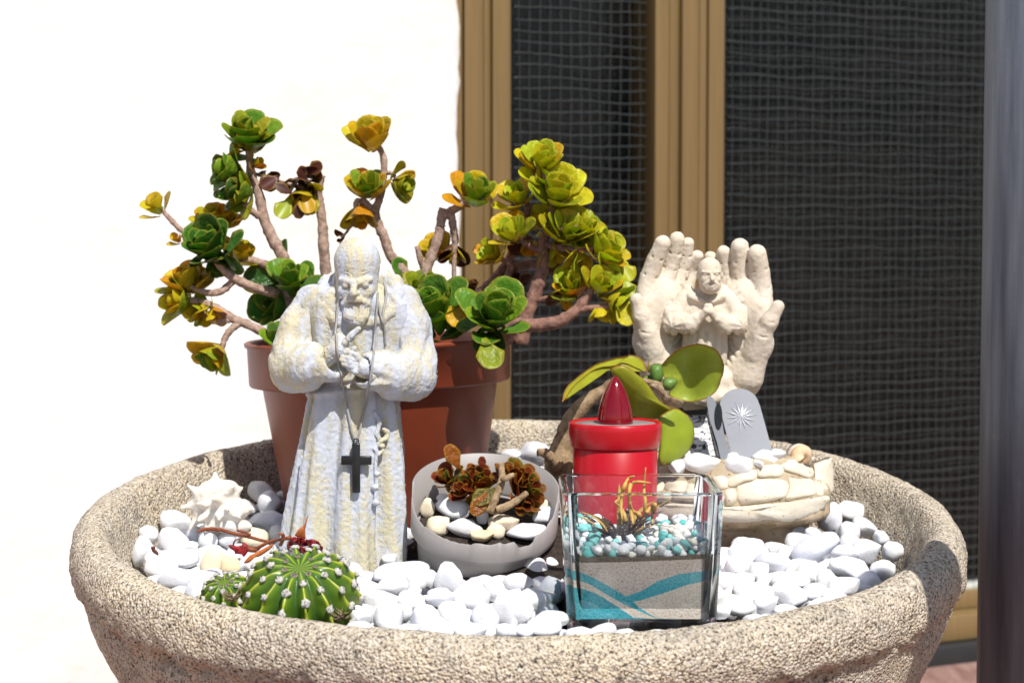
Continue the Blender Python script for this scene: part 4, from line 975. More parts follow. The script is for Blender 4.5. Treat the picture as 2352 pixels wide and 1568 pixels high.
for poly in ([(225, 285), (270, 275), (290, 300), (490, 285), (490, 330), (240, 335)], [(474, 285), (500, 285), (612, 735), (575, 738)], [(215, 290), (240, 290), (300, 740), (270, 740)], [(270, 715), (610, 715), (612, 745), (270, 745)]):
    plate('frame', [c6(*p) for p in poly], lambda x, y: YF(x, y) - .0022, .005, M_BLKP, pf)
for poly in (arc(365, 595, 26, 20, 0, 360, 12)[:-1], arc(452, 600, 16, 24, 0, 360, 12)[:-1], arc(438, 472, 8, 10, 0, 360, 10)[:-1], [(402, 345), (432, 342), (432, 348), (403, 351)], [(415, 345), (421, 345), (423, 392), (417, 392)], [(400, 362), (436, 358), (436, 364), (401, 368)], [(440, 350), (464, 346), (464, 351), (441, 355)], [(446, 352), (451, 352), (446, 388), (441, 388)], [(457, 352), (462, 352), (466, 385), (461, 385)], [(402, 380), (436, 376), (436, 382), (403, 386)]):
    plate('ink_mark', [c6(*p) for p in poly], lambda x, y: YF(x, y) - .0004, .0003, M_BLKP, prn)

# ------------------------------------------------------------------ broad leaved succulent behind the candle
def mat_broad():
    t = NT('broad_leaf'); v = t.co(); at_ = t.n('Attribute', {'attribute_name': 'edge'}); oi = t.n('ObjectInfo')
    n = t.noise(60, 4, 0.55, v); hv = t.n('HueSaturation', Color=oi.outputs['Color'])
    t.set(hv.inputs['Value'], t.n('Math', {'operation': 'MULTIPLY_ADD'}, i0=n, i1=0.8, i2=0.6).outputs[0])
    c = t.mix(t.ramp(t.noise(420, 2, 0.5, v), [(0.70, (0, 0, 0)), (0.74, (0.8, 0.8, 0.8))]), hv.outputs[0], (0.08, 0.05, 0.015))
    c = t.mix(t.ramp(at_.outputs['Fac'], [(0.94, (0, 0, 0)), (1.0, (0.9, 0.9, 0.9))]), c, (0.30, 0.035, 0.02))
    t.base(c).p(Roughness=0.42); tr = t.n('BsdfTranslucent', Color=c); mx = t.n('MixShader', i0=0.35, i1=t.b.outputs[0], i2=tr.outputs[0])
    t.t.links.new(mx.outputs[0], t.out.inputs[0]); t.bump(t.noise(35, 3, 0.5, v), 0.3, 0.004); return t.m
M_BROAD = mat_broad()
bs = thing('broad_leaf_succulent', at(1275, 1100, .03), 'thick stemmed succulent with broad red edged lime leaves behind the red candle', 'plant')
def c4(x, y): return (1234.6 + .2381 * x, 775.2 + .2381 * y)
def broad(poly, Yf, bulge, col, thick=.0022, seed=1):
    pts = [c4(*p) for p in poly]; rings = (1, .96, .88, .72, .5, .25)
    v, f = pillow_px(pts, Yf, bulge, thick, rings, .7, 3, seed); me = mesh('leaf', v, f)
    n = len(pts) * 3; e = []
    for s in rings: e += [s] * n
    e += [0]; e = e * 2; a = me.attributes.new('edge', 'FLOAT', 'POINT'); a.data.foreach_set('value', e)
    put('leaf', me, M_BROAD, bs, None, col)
broad([(235, 630), (265, 500), (400, 370), (560, 260), (720, 205), (860, 180), (900, 168), (990, 195), (1040, 260), (1045, 330), (960, 290), (830, 240), (760, 265), (560, 300), (420, 400), (320, 500)], lambda x, y: .010 + (x - 1380) * .00012 + (880 - y) * .0006, -.006, (0.36, 0.38, 0.02))
broad([(700, 300), (790, 265), (890, 300), (1010, 390), (1100, 500), (1190, 620), (1300, 700), (1240, 750), (1130, 785), (1000, 775), (880, 740), (820, 560), (740, 420)], lambda x, y: .014 + (y - 840) * .00018, .006, (0.33, 0.35, 0.02))
broad([(1200, 260), (1280, 170), (1380, 100), (1530, 60), (1640, 75), (1740, 130), (1800, 265), (1775, 400), (1720, 520), (1620, 590), (1500, 620), (1380, 605), (1270, 555), (1290, 440), (1210, 370)], lambda x, y: .046 + (y - 850) * .00010 + .003 * math.sin((x - 1540) * .05), -.008, (0.36, 0.44, 0.05))
broad([(1170, 760), (1290, 690), (1360, 690), (1450, 750), (1510, 860), (1510, 980), (1460, 1090), (1350, 1190), (1240, 1225), (1170, 1200), (1180, 1000)], lambda x, y: .024 + (x - 1540) * .0002, .006, (0.33, 0.42, 0.03))
broad([(1080, 330), (1100, 265), (1190, 255), (1215, 350), (1190, 430), (1110, 460)], lambda x, y: .040, .006, (0.14, 0.28, 0.05)); broad([(1195, 440), (1240, 385), (1350, 405), (1320, 480), (1270, 515), (1200, 490)], lambda x, y: .038, .006, (0.17, 0.30, 0.06))
broad([(1070, 240), (1090, 230), (1075, 330), (1060, 320)], lambda x, y: .045, .003, (0.45, 0.38, 0.02)); broad([(1000, 390), (1080, 360), (1110, 410), (1080, 460)], lambda x, y: .044, .003, (0.25, 0.38, 0.08))
broad([(1180, 990), (1215, 980), (1225, 1100), (1240, 1220), (1180, 1215)], lambda x, y: .020, .003, (0.30, 0.28, 0.03))
P3 = spline([at(*c4(x, y), d) for x, y, d in ((160, 1420, .03), (205, 1250, .03), (235, 1060, .03), (300, 860, .028), (390, 700, .026), (510, 590, .024), (640, 500, .022), (760, 400, .02), (1100, 430, .03), (1250, 480, .04))], 5)
v, f = tube(P3, [m(34, .03), m(36, .03), m(26, .03), m(22, .03), m(20, .03), m(17, .03), m(10, .03), m(8, .03), m(6, .03), m(5, .03)], 12, .10, 3)
put('stem', mesh('stem', v, f), M_WOOD, bs)
P3 = spline([at(*c4(x, y), d) for x, y, d in ((190, 1240, .02), (120, 1150, .012), (60, 1110, .008), (10, 1105, .006))], 4)
v, f = tube(P3, [m(17, .03), m(13, .03), m(10, .03), m(9, .03)], 9, .2, 5); put('stem_stub', mesh('stem_stub', v, f), M_WOOD, bs)
M_DRY = simple('papery_dry_leaf', (0.28, 0.20, 0.12), 0.8, 0.4, 300, 0.8, 400, 0.002)
v, f = pillow_px([c4(*p) for p in [(1080, 460), (1160, 440), (1220, 480), (1250, 540), (1300, 600), (1400, 610), (1380, 660), (1290, 660), (1230, 640), (1180, 570), (1110, 500)]], lambda x, y: .006 + (y - 900) * .0001, .003, .0012, (1, .8, .5, .2), 2.0, 3, 4)
put('dry_leaf', mesh('dry_leaf', v, f), M_DRY, bs)

# ------------------------------------------------------------------ red grave candle
CY = -.022; CX = at(1413, 1000, CY).x; zc = lambda py, y=CY: at(1413, py, y).z
cz0 = plevel(CX, CY) - .006
cndl = thing('red_candle', (CX, CY, cz0), 'red plastic grave candle with a pointed flame shaped bulb on its lid', 'candle')
MC = Matrix.Translation((CX, CY, 0)); rr = m(110, CY - .03); zl, zb_ = zc(970), zc(1024)
v, f = lathe([(0, cz0), (rr * .86, cz0), (rr * .90, cz0 + .003), (rr * .905, zb_ - .001), (rr * .8, zb_ + .002)], 64); put('candle_body', mesh('candle_body', v, f), M_RED, cndl, MC)
v, f = lathe([(rr * .8, zb_ + .003), (rr * .93, zb_ - .0005), (rr * .955, zb_ + .001), (rr * .985, zb_ + .006), (rr, zl - .004), (rr * .995, zl), (rr * .965, zl + .0008), (rr * .93, zl - .0002), (rr * .88, zl - .0016), (rr * .5, zl - .0016)], 64); lid = put('lid', mesh('lid', v, f), M_RED, cndl, MC)
v, f = lathe([(0, zl - .0005), (rr * .87, zl - .0005), (rr * .885, zl - .0016)], 48); put('foil_disc', mesh('foil_disc', v, f), M_FOIL, lid, MC)
zt_ = zc(862); br = m(41, CY); hh = zt_ - zl; V, Fc = [], []
nseg, nr_ = 48, 22
for j in range(nr_ + 1):
    t = j / nr_; r = br * (1.0 if t < .02 else (1 - max(0, t - .12) ** 1.55 / .88 ** 1.55) ** .72 if t > .12 else 1.0)
    for k in range(nseg):
        a = 2 * math.pi * k / nseg; r2 = r * (1 - .02 * (k % 2) * (t < .8)); V.append((r2 * math.cos(a), r2 * math.sin(a), zl - .001 + t * (hh + .001)))
for j in range(nr_):
    for k in range(nseg): a, b = j * nseg + k, j * nseg + (k + 1) % nseg; Fc.append((a, b, b + nseg, a + nseg))
Fc.append(tuple(range(nseg))[::-1])
put('flame_bulb', mesh('flame_bulb', V, Fc), M_REDG, lid, MC)

# ------------------------------------------------------------------ pebbles: a few shapes, many stones
def pebble_mesh(name, seed, ang=0.0):
    bm = bmesh.new(); bmesh.ops.create_icosphere(bm, subdivisions=3, radius=1.0)
    P = np.array([v.co for v in bm.verts], np.float32); d = P / np.linalg.norm(P, axis=1)[:, None]
    r = 1 + 0.20 * noise(d, 1.1, seed) + 0.07 * noise(d, 2.6, seed + 3) + 0.015 * noise(d, 7, seed + 5)
    r_ = np.random.RandomState(seed)
    Q = d * r[:, None]
    for _ in range(5 + int(ang * 5)):                       # worn flats
        n = r_.normal(size=3); n /= np.linalg.norm(n); c = r_.uniform(.62, .92); over = np.maximum(0, Q @ n - c); Q = Q - n[None] * over[:, None] * (0.75 + .2 * ang)
    for v, q in zip(bm.verts, Q): v.co = q
    me = bpy.data.meshes.new(name); bm.to_mesh(me); bm.free()
    me.polygons.foreach_set('use_smooth', [True] * len(me.polygons)); me.materials.append(M_PEB); return me
PEB = [pebble_mesh('pebble_shape', 3 + 5 * k, 0.4 if k > 6 else 0.1) for k in range(10)]
WHITE = [(1, 1, 1), (0.97, 0.98, 1.0), (1, 0.99, 0.97), (0.94, 0.955, 1.0)]
CREAM = [(0.98, 0.86, 0.62), (0.95, 0.78, 0.48)]
placed = []
MARKS = {'the round cactus': (-.121, -.187), 'the small pup cactus': (-.165, -.175), 'the friar statue': (-.105, -.015), 'the broken grey pot': (-.018, -.035), 'the glass vase': (.075, -.148), 'the red candle': (.068, -.022),
         'the stone plinth': (.150, .05), 'the spiny shell': (-.20, .03), 'the brown flower pot': (-.095, .10), 'the steel pole': (.245, -.05), 'the front rim': (.0, -.255), 'the white wall': (-.245, -.04)}
def describe(p, w, h):
    size = 'large' if w > .030 else 'small' if w < .019 else 'middling'; q = h / w
    form = 'flat' if q < .52 else 'upright' if q > 1.02 else 'long' if q < .66 else 'round'
    d = sorted(MARKS, key=lambda k: math.hypot(p.x - MARKS[k][0], p.y - MARKS[k][1]))
    return f'{size} {form} white pebble between {d[0]} and {d[1]}'
def pebble(pos, w, h, label, group, col=None, roll=0.0, depth=None, k=None, tilt=None):
    """w, h: seen width and height in metres"""
    d = depth or (w * rng.uniform(0.65, 0.95))
    o = put('pebble', PEB[rng.randrange(10) if k is None else k], None, None, Matrix.Translation(pos) @ Matrix.Rotation(roll, 4, 'Y') @ Matrix.Rotation(rng.uniform(-.5, .5) if tilt is None else tilt, 4, 'Z') @ Matrix.Diagonal((w / 2 * 1.06, d / 2, h / 2 * 1.06, 1)), col or rng.choice(WHITE))
    placed.append((pos.x, pos.y, max(w, d) / 2)); return tag(o, label, 'pebble', group)
def c5(x, y): return (746.5 + .26855 * x, 1205.9 + .26855 * y)
def c8(x, y): return (287.1 + .27458 * x, 1062.3 + .27458 * y)
def cr(x, y): return (1607.8 + .30427 * x, 1091 + .30427 * y)
def spot(conv, k, lst, label, group, up=0.003):
    for q in lst:
        x, y, w, h = q[:4]; col = q[4] if len(q) > 4 else None; roll = R(q[5]) if len(q) > 5 else rng.uniform(-.12, .12)
        px, py = conv(x, y); p = on_bed(px, py, up); s = (p.y + 1.30) / F * k
        pebble(p, w * s, h * s, label if col in CREAM else describe(p, w * s, h * s), group if col in CREAM else 'white pebbles in the bowl', col, roll)
LB = 'smooth white pebble between the glass vase, the friar statue and the cactus'; GB = 'white pebbles along the front rim of the bowl'
spot(c5, .26855, [(560, 290, 170, 120, None, -25), (650, 400, 520, 170, None, -8), (570, 530, 280, 160), (770, 490, 210, 210), (910, 460, 150, 180), (1060, 470, 250, 300), (1250, 600, 350, 240, None, 10), (1440, 560, 220, 170), (1670, 490, 250, 180),
      (1810, 370, 240, 210, None, 30), (1950, 350, 150, 170), (1800, 640, 360, 250), (1930, 560, 200, 260), (1940, 800, 280, 140), (1870, 870, 340, 170), (350, 580, 190, 150), (250, 390, 130, 140), (480, 650, 290, 190), (730, 640, 240, 160), (980, 620, 260, 150),
      (310, 760, 210, 180), (550, 800, 280, 230), (850, 800, 270, 290), (1100, 760, 260, 270, None, -20), (1380, 790, 260, 250, None, 20), (1560, 720, 270, 310), (1700, 730, 210, 210), (680, 740, 140, 170), (1250, 900, 320, 150), (700, 900, 240, 130), (1550, 900, 220, 130), (960, 910, 220, 140), (1700, 900, 180, 120), (300, 880, 260, 120)], LB, GB)
LL = 'smooth white pebble at the side of the bowl beside the spiny shell and the cactus'; GL = 'white pebbles round the shell'
spot(c8, .27458, [(200, 600, 180, 170), (150, 740, 200, 260, None, 25), (420, 500, 280, 220), (410, 650, 270, 220), (570, 610, 130, 180), (690, 650, 180, 180), (870, 640, 190, 150), (1270, 590, 150, 130), (1200, 500, 300, 160), (1220, 340, 200, 240), (1140, 240, 240, 180),
      (450, 800, 370, 170), (540, 700, 150, 110), (300, 880, 300, 180), (420, 970, 280, 180), (560, 970, 190, 160), (620, 1080, 260, 160), (930, 1190, 210, 110), (1930, 930, 120, 170), (2010, 1080, 160, 130), (1970, 1290, 190, 210), (780, 760, 160, 120), (230, 800, 150, 150)], LL, GL)
spot(c8, .27458, [(1070, 620, 270, 160, CREAM[0]), (740, 830, 210, 250, CREAM[0]), (880, 860, 180, 180, CREAM[1])], 'cream yellow pebble lying between the shell and the small cactus', 'cream pebbles by the cactus')
LR = 'smooth white pebble beside the cast stone plinth'; GR = 'white pebbles beside the plinth'
spot(cr, .30427, [(310, 510, 160, 110), (350, 570, 310, 210, None, -15), (280, 690, 240, 210), (200, 810, 240, 180), (450, 730, 160, 140), (540, 660, 270, 150), (740, 500, 200, 120), (850, 450, 140, 130), (860, 550, 420, 210, (0.90, 0.925, 1.0), -28), (730, 420, 130, 100), (980, 330, 180, 210), (1130, 270, 250, 160),
      (1240, 390, 210, 140, None, 20), (1120, 430, 180, 180), (1370, 470, 130, 110), (1130, 510, 170, 130), (1250, 570, 230, 220), (1450, 570, 180, 160), (1090, 590, 190, 130), (1120, 700, 310, 170, None, 15), (1390, 710, 220, 160), (810, 740, 270, 180), (960, 790, 150, 190), (690, 790, 300, 140), (400, 890, 370, 180), (680, 900, 310, 190),
      (1090, 840, 270, 130), (1010, 910, 210, 110), (270, 980, 320, 170), (880, 900, 160, 100), (560, 560, 90, 80), (1010, 250, 120, 90), (170, 930, 200, 150), (500, 960, 200, 130), (150, 1030, 160, 110), (160, 640, 130, 120)], LR, GR)
# stones resting on the plinth
for x, y, w, h, rl in ((230, 750, 160, 150, -20), (430, 735, 340, 200, 8), (680, 700, 150, 140, -35), (755, 750, 280, 170, -10), (990, 690, 290, 140, 5), (905, 735, 90, 60, 0), (1060, 660, 150, 110, 10)):
    px, py = c6(x, y); Y = .030 + (y < 720) * .012; pebble(at(px, py, Y), m(w * .27466, Y), m(h * .27466, Y), f"{'large' if w > 270 else 'tiny' if w < 100 else 'small'} {'long flat' if h < w * .55 else 'angular'} white pebble resting on the cast stone plinth", 'pebbles on the plinth', None, R(rl), .022, 7 + int(x) % 3)
# pale stones behind the grey pot
for x, y, w, h in ((1200, 260, 270, 220), (1010, 265, 200, 120), (1250, 390, 140, 130), (1090, 330, 160, 130)):
    px, py = 918.7 + .25635 * x, 976.2 + .25635 * y; Y = .085; pebble(at(px, py, Y), m(w * .25635, Y), m(h * .25635, Y), 'pale stone lying behind the grey plastic pot', 'pale stones behind the grey pot', (0.85, 0.84, 0.86))

# fill the rest of the bed below and between them
FOOT = [(POTC.x, POTC.y, .078), (SB.x - .004, SY, .040), (CX, CY, .032), (bx, by, .066), (bx + .03, by, .05), (bx - .03, by, .05), (0.0755, -.146, .054), (at(1112, 1200, -.03).x, -.035, .037), (at(690, 1340, -.185).x, -.185, .036), (at(520, 1345, -.17).x, -.172, .016)]
cnt = 0; FILL = []; CHIPS = []
for i in range(-14, 15):
    for j in range(-14, 15):
        x = (i + (j % 2) * .5) * .0205 + rng.uniform(-.004, .004); y = j * .0180 + rng.uniform(-.004, .004)
        if math.hypot(x, y) > .242 or any(math.hypot(x - a, y - b) < r for a, b, r in FOOT): continue
        near = min((math.hypot(x - a, y - b) / max(r, .006) for a, b, r in placed), default=9)
        if near < .38: continue
        if y > .05 and -.05 < x < .0: pass
        w = rng.uniform(.017, .027); z = plevel(x, y) + (-.009 if near < 1.1 else -.004)
        hgt = w * rng.uniform(.5, .72); q = Vector((x, y, z))
        FILL.append(pebble(q, w, hgt, describe(q, w, hgt), 'white pebbles in the bowl', None, rng.uniform(-.3, .3), None, None, rng.uniform(0, 3.1))); placed.pop(); cnt += 1
print('filler pebbles', cnt, 'placed', len(placed))

# ------------------------------------------------------------------ square glass vase with layered sand
def c5v(x, y): return (1234.6 + .27466 * x, 1062.4 + .27466 * y)
VF, VBk = -.195, -.101                                # front and back of the vase at the top
zt_v = at(1478, 1133, VF).z; zb_v = at(1478, 1462, VF).z
xl, xr = at(1291, 1133, VF).x, at(1666, 1133, VF).x; vcx, vcy = (xl + xr) / 2, (VF + VBk) / 2; hw = (xr - xl) / 2; hd = (VBk - VF) / 2
vase = thing('glass_vase', (vcx, vcy, zb_v), 'clear square glass vase with turquoise sand layers at the front rim', 'vase')
def rsq(z, a, b, rad, n=5):
    out = []
    for cx_, cy_, a0 in ((a - rad, b - rad, 0), (-a + rad, b - rad, 90), (-a + rad, -b + rad, 180), (a - rad, -b + rad, 270)):
        for k in range(n + 1): t = R(a0 + 90 * k / n); out.append((vcx + cx_ + rad * math.cos(t), vcy + cy_ + rad * math.sin(t), z))
    return out
tp = .915                                              # taper towards the base
T = .0046
loops = []
for z, s, ins, rad in ((zb_v, tp, 0, .006), (zb_v + .001, tp, -.0004, .0075), (zt_v - .0014, 1, 0, .0085), (zt_v, 1, .0012, .008), (zt_v, 1, T - .0012, .005), (zt_v - .0014, 1, T, .0045), (zb_v + .008, tp, T, .0035), (zb_v + .0065, tp, T + .002, .003)):
    loops.append(rsq(z, hw * s - ins, hd * s - ins, rad))
n = len(loops[0]); V = [p for l in loops for p in l]; Fc = [tuple(range(n))[::-1]]
for j in range(len(loops) - 1):
    for k in range(n): Fc.append((j * n + k, j * n + (k + 1) % n, (j + 1) * n + (k + 1) % n, (j + 1) * n + k))
Fc.append(tuple(range((len(loops) - 1) * n, len(loops) * n)))
vb = put('vase_body', mesh('vase_body', V, Fc), M_GLASS, vase)
M_GLASSE = NT('thick_glass_edge').base((0.93, 0.97, 0.97)).p(Roughness=0.04, Transmission_Weight=1.0, IOR=1.42).m
vb.data.materials.append(M_GLASSE)
for i, p in enumerate(vb.data.polygons):
    if 0 < i <= (len(loops) - 1) * n:
        j, k = divmod(i - 1, n)
        if (k % 6) < 5 or j in (0, 2, 3, 4): p.material_index = 1
# sand: each band runs from the front of the glass to its back
def sand(name, a, b, dark):
    t = NT(name); v = t.co(); c = t.ramp(t.noise(900, 3, 0.7, v), [(0.32, dark), (0.45, a), (0.7, b)])
    t.base(c).p(Roughness=0.95, Specular_IOR_Level=0.1); t.bump(t.noise(800, 3, 0.7, v), 0.6, 0.0012); return t.m
M_TEAL = sand('turquoise_sand', (0.055, 0.31, 0.38), (0.09, 0.40, 0.47), (0.025, 0.13, 0.165)); M_SAND = sand('beige_sand', (0.58, 0.51, 0.44), (0.70, 0.62, 0.54), (0.30, 0.24, 0.19)); M_GSAND = sand('grey_mauve_sand', (0.46, 0.39, 0.355), (0.58, 0.50, 0.46), (0.18, 0.14, 0.12))
M_EARTH = sand('dark_earth', (0.075, 0.06, 0.048), (0.16, 0.13, 0.11), (0.03, 0.022, 0.018))
sd = thing('layered_sand', (vcx, vcy, zb_v + .007), 'turquoise and beige sand poured in slanting layers inside the glass vase', 'sand')
ysf = vcy - hd * .94 + T + .0008
def sand_part(name, poly, mat, front=0.0):
    pts = [at(*c5v(*p), ysf) for p in poly]
    pts = [Vector((min(max(p.x, vcx - hw * (.92 + .08 * max(0, (p.z - zb_v) / (zt_v - zb_v))) + T + .0006), vcx + hw * (.92 + .08 * max(0, (p.z - zb_v) / (zt_v - zb_v))) - T - .0006), p.y, max(p.z, zb_v + .0088))) for p in pts]
    n = len(pts); bk = vcy + hd * .92 - T - .0008
    v = [Vector((p.x, ysf - front, p.z)) for p in pts] + [Vector((p.x, bk, p.z)) for p in pts]
    f = [tuple(range(n)), tuple(range(n, 2 * n))[::-1]] + [(k, k + n, (k + 1) % n + n, (k + 1) % n) for k in range(n)]
    return put(name, mesh(name, v, f, False), mat, sd)
sand_part('turquoise_layer', [(300, 1035), (480, 1085), (640, 1180), (800, 1290), (970, 1390), (970, 1440), (300, 1440)], M_TEAL)
sand_part('beige_layer', [(300, 975), (430, 1010), (560, 1090), (720, 1180), (1000, 1310), (1160, 1385), (1160, 1440), (970, 1440), (970, 1390), (800, 1290), (640, 1180), (480, 1085), (300, 1035)], M_SAND)
sand_part('turquoise_layer', [(300, 900), (430, 940), (560, 1010), (740, 1115), (800, 1160), (850, 1210), (1000, 1300), (1160, 1385), (1000, 1310), (720, 1180), (560, 1090), (430, 1010), (300, 975)], M_TEAL)
sand_part('turquoise_layer', [(740, 1115), (870, 1070), (1000, 990), (1180, 930), (1480, 895), (1480, 975), (1250, 1020), (1050, 1090), (860, 1150), (800, 1160)], M_TEAL)
sand_part('mauve_layer', [(300, 835), (700, 830), (1480, 800), (1480, 895), (1180, 930), (1000, 990), (870, 1070), (740, 1115), (560, 1010), (430, 940), (300, 900)], M_GSAND)
sand_part('beige_layer', [(800, 1160), (860, 1150), (1050, 1090), (1250, 1020), (1480, 975), (1480, 1440), (1160, 1440), (1160, 1385), (1000, 1300), (850, 1210)], M_SAND)
sand_part('earth_layer', [(300, 775), (600, 790), (1000, 790), (1480, 765), (1480, 800), (700, 830), (300, 835)], M_EARTH)
# gravel
def gravel_mesh(seed):
    bm = bmesh.new(); bmesh.ops.create_icosphere(bm, subdivisions=2, radius=1.0)
    for v in bm.verts:
        d = np.array([v.co.normalized()]); v.co = v.co.normalized() * float(1 + .35 * noise(d, 1.3, seed)[0] + .15 * noise(d, 3, seed + 2)[0])
    me = bpy.data.meshes.new('gravel_shape'); bm.to_mesh(me); bm.free(); me.polygons.foreach_set('use_smooth', [True] * len(me.polygons)); me.materials.append(M_PEB); return me
GRV = [gravel_mesh(41 + 3 * k) for k in range(4)]; TEALC = [(0.12, 0.62, 0.58), (0.25, 0.70, 0.66), (0.16, 0.52, 0.50)]
zg = at(*c5v(900, 770), ysf).z
g0 = []
for it in range(2400):
    x = vcx + rng.uniform(-1, 1) * (hw * .97 - T - .003); y = vcy + rng.uniform(-1, 1) * (hd * .95 - T - .003)
    lay = it % 3
    if any(abs(x - a) + abs(y - b) < .0068 and l == lay for a, b, l in g0): continue
    back = (y - (vcy - hd)) / (2 * hd)
    if lay and (abs(x - (vcx - .008)) < .014 and .45 < back < .9): continue
    if lay == 2 and not (back > .55 or x > vcx + .012): continue
    g0.append((x, y, lay)); r = rng.uniform(.0020, .0034); teal = rng.random() < (.5 if x < vcx - .015 and back < .6 else .22)
    o = put('gravel_chip', GRV[rng.randrange(4)], None, None, Matrix.Translation((x, y, zg - .0012 + lay * .0032 + back * .006)) @ Matrix.Rotation(rng.uniform(0, 6), 4, (.3, .5, .8)) @ Matrix.Diagonal((r * rng.uniform(1, 1.4), r, r * .8, 1)), rng.choice(TEALC) if teal else rng.choice(WHITE + [(0.98, 0.93, 0.8)]))
    CHIPS.append(o); tag(o, 'tiny turquoise gravel chip on the sand in the glass vase' if teal else 'tiny white gravel chip on the sand in the glass vase', 'gravel', 'turquoise gravel chips' if teal else 'white gravel chips')
    if len(g0) > 270: break
# dried rosette plant in the vase
def mat_dotted():
    t = NT('dotted_dry_leaf'); v = t.co(); vo = t.n('TexVoronoi', Vector=t.co((1, 1.3, 1)), Scale=11.0, Randomness=0.5)
    c = t.mix(t.ramp(vo.outputs['Distance'], [(0.20, (1, 1, 1)), (0.28, (0, 0, 0))]), t.ramp(t.noise(4, 3, 0.6, v), [(0.4, (0.035, 0.016, 0.010)), (0.7, (0.13, 0.04, 0.02))]), (0.62, 0.56, 0.48))
    t.base(c).p(Roughness=0.5); return t.m
M_DOT = mat_dotted(); M_GOLD = simple('golden_dry_leaf', (0.42, 0.26, 0.06), 0.6, 0.4, 3, 0.5, 8, 0.02)
def blade(name, W, mat, bend=0.5, th=.05):
    v, f = [], []; nu = 10
    for i in range(nu):
        u = i / (nu - 1); w = W * .5 * (1 - u ** 1.8) ** .7 * (0.75 + .25 * math.sin(u * 3)) + .008; a = bend * u
        for k in range(6):
            t = 2 * math.pi * k / 6; v.append((u * math.cos(a * .5), w * math.cos(t), u * math.sin(-a * .8) * .6 + th * math.sin(t) * (1 - .7 * u)))
    for i in range(nu - 1):
        for k in range(6): a, b = i * 6 + k, i * 6 + (k + 1) % 6; f.append((a, b, b + 6, a + 6))
    f.append(tuple(range(6))[::-1]); f.append(tuple(range((nu - 1) * 6, nu * 6))); me = mesh(name, v, f); me.materials.append(mat); return me
BL = [blade('blade_a', .26, M_DOT, 1.3), blade('blade_b', .22, M_DOT, .6), blade('blade_g', .13, M_GOLD, 1.5, .02), blade('blade_h', .10, M_GOLD, .9, .02)]
hv_c = at(*c5v(690, 590), vcy + .006); dr = thing('dried_succulent', hv_c, 'dried dark succulent with white dots and golden withered leaves inside the glass vase', 'plant')
for i in range(24):
    a = i * 2.4 + rng.uniform(-.3, .3); el = rng.uniform(.75, 1.35) if i < 16 else rng.uniform(.9, 1.45); L = rng.uniform(.022, .032)
    d = Vector((math.cos(a) * math.cos(el), math.sin(a) * math.cos(el), math.sin(el))); n_ = Vector((math.cos(a) * math.sin(el) * -1, math.sin(a) * math.sin(el) * -1, math.cos(el)))
    put('leaf', BL[i % 2 if i < 16 else 2 + i % 2], None, dr, leaf_matrix(hv_c + Vector((math.cos(a) * .004, math.sin(a) * .004, -.006)), d, n_, L * (1.0 if i < 16 else 1.25)))
for pts in ([(690, 640), (735, 560), (735, 470), (700, 380), (650, 330), (690, 300)], [(800, 600), (850, 500), (850, 430), (800, 400), (770, 330)], [(840, 600), (890, 480), (900, 330), (890, 200), (905, 40)], [(800, 520), (775, 380), (765, 250), (790, 170), (880, 160), (950, 170)], [(910, 420), (950, 370), (985, 350), (960, 440), (960, 510)], [(700, 480), (700, 300), (725, 200), (760, 130), (810, 110)]):
    P3 = spline([at(*c5v(*p), vcy + .004 + .004 * (i % 2)) for i, p in enumerate(pts)], 5); v, f = tube(P3, [.0014, .0011, .0013, .0008, .0004], 6, .25, rng.random() * 5); put('withered_leaf', mesh('withered_leaf', v, f), M_GOLD, dr)

# ------------------------------------------------------------------ cracked grey pot with a red kalanchoe
def c7(x, y): return (918.7 + .25635 * x, 976.2 + .25635 * y)
GY = -.033; GC = at(*c7(760, 760), GY); gr_ = m(665 * .25635, GY)
GM = Matrix.Translation(GC) @ Matrix.Rotation(R(3), 4, 'Y') @ Matrix.Rotation(R(21), 4, 'X')
gp = thing('grey_pot', at(*c7(730, 1440), GY), 'pale grey plastic pot with a broken jagged rim tilted in the pebbles', 'pot')
# body, then a rim band whose top edge is broken away at the front
v, f = lathe([(0, -.068), (gr_ * .80, -.068), (gr_ * .83, -.064), (gr_ * .925, -.0135), (gr_ * .925, -.012), (gr_ * .89, -.012), (gr_ * .82, -.055)], 80); put('pot_body', mesh('grey_body', v, f), M_GREY, gp, GM)
V, Fc = [], []; ns = 160; r_ = random.Random(5)
for k in range(ns):
    a = 2 * math.pi * k / ns; dg = math.degrees(a) % 360           # 270 faces the viewer
    brk = float(np.interp(dg, [178, 190, 200, 216, 218, 232, 250, 262, 264, 276, 284, 286, 296, 298, 312, 314, 328, 330, 341, 343, 352], [.007, .006, .003, .001, .0022, .0008, -.0002, .0004, .0018, .0012, .0030, .0012, .0022, -.0030, -.0036, .0012, .0020, .0052, .0065, .0100, .0150]))
    up = .017 if dg < 178 or dg > 352 else brk + r_.uniform(-.0003, .0003)
    for r, z in ((gr_ * .93, -.0135), (gr_, -.0135), (gr_, -.011), (gr_ * .998, up), (gr_ * .972, up + .0002), (gr_ * .965, -.008), (gr_ * .93, -.010)): V.append((r * math.cos(a), r * math.sin(a), z))
for k in range(ns):
    for j in range(7): a, b = k * 7 + j, ((k + 1) % ns) * 7 + j; j2 = (j + 1) % 7; Fc.append((a, b, ((k + 1) % ns) * 7 + j2, k * 7 + j2))
put('pot_rim', mesh('grey_rim', V, Fc), M_GREY, gp, GM)
v, f = lathe([(0, -.010), (gr_ * .5, -.010), (gr_ * .94, -.013)], 48); put('soil', mesh('grey_soil', v, f), M_SOIL, gp, GM)
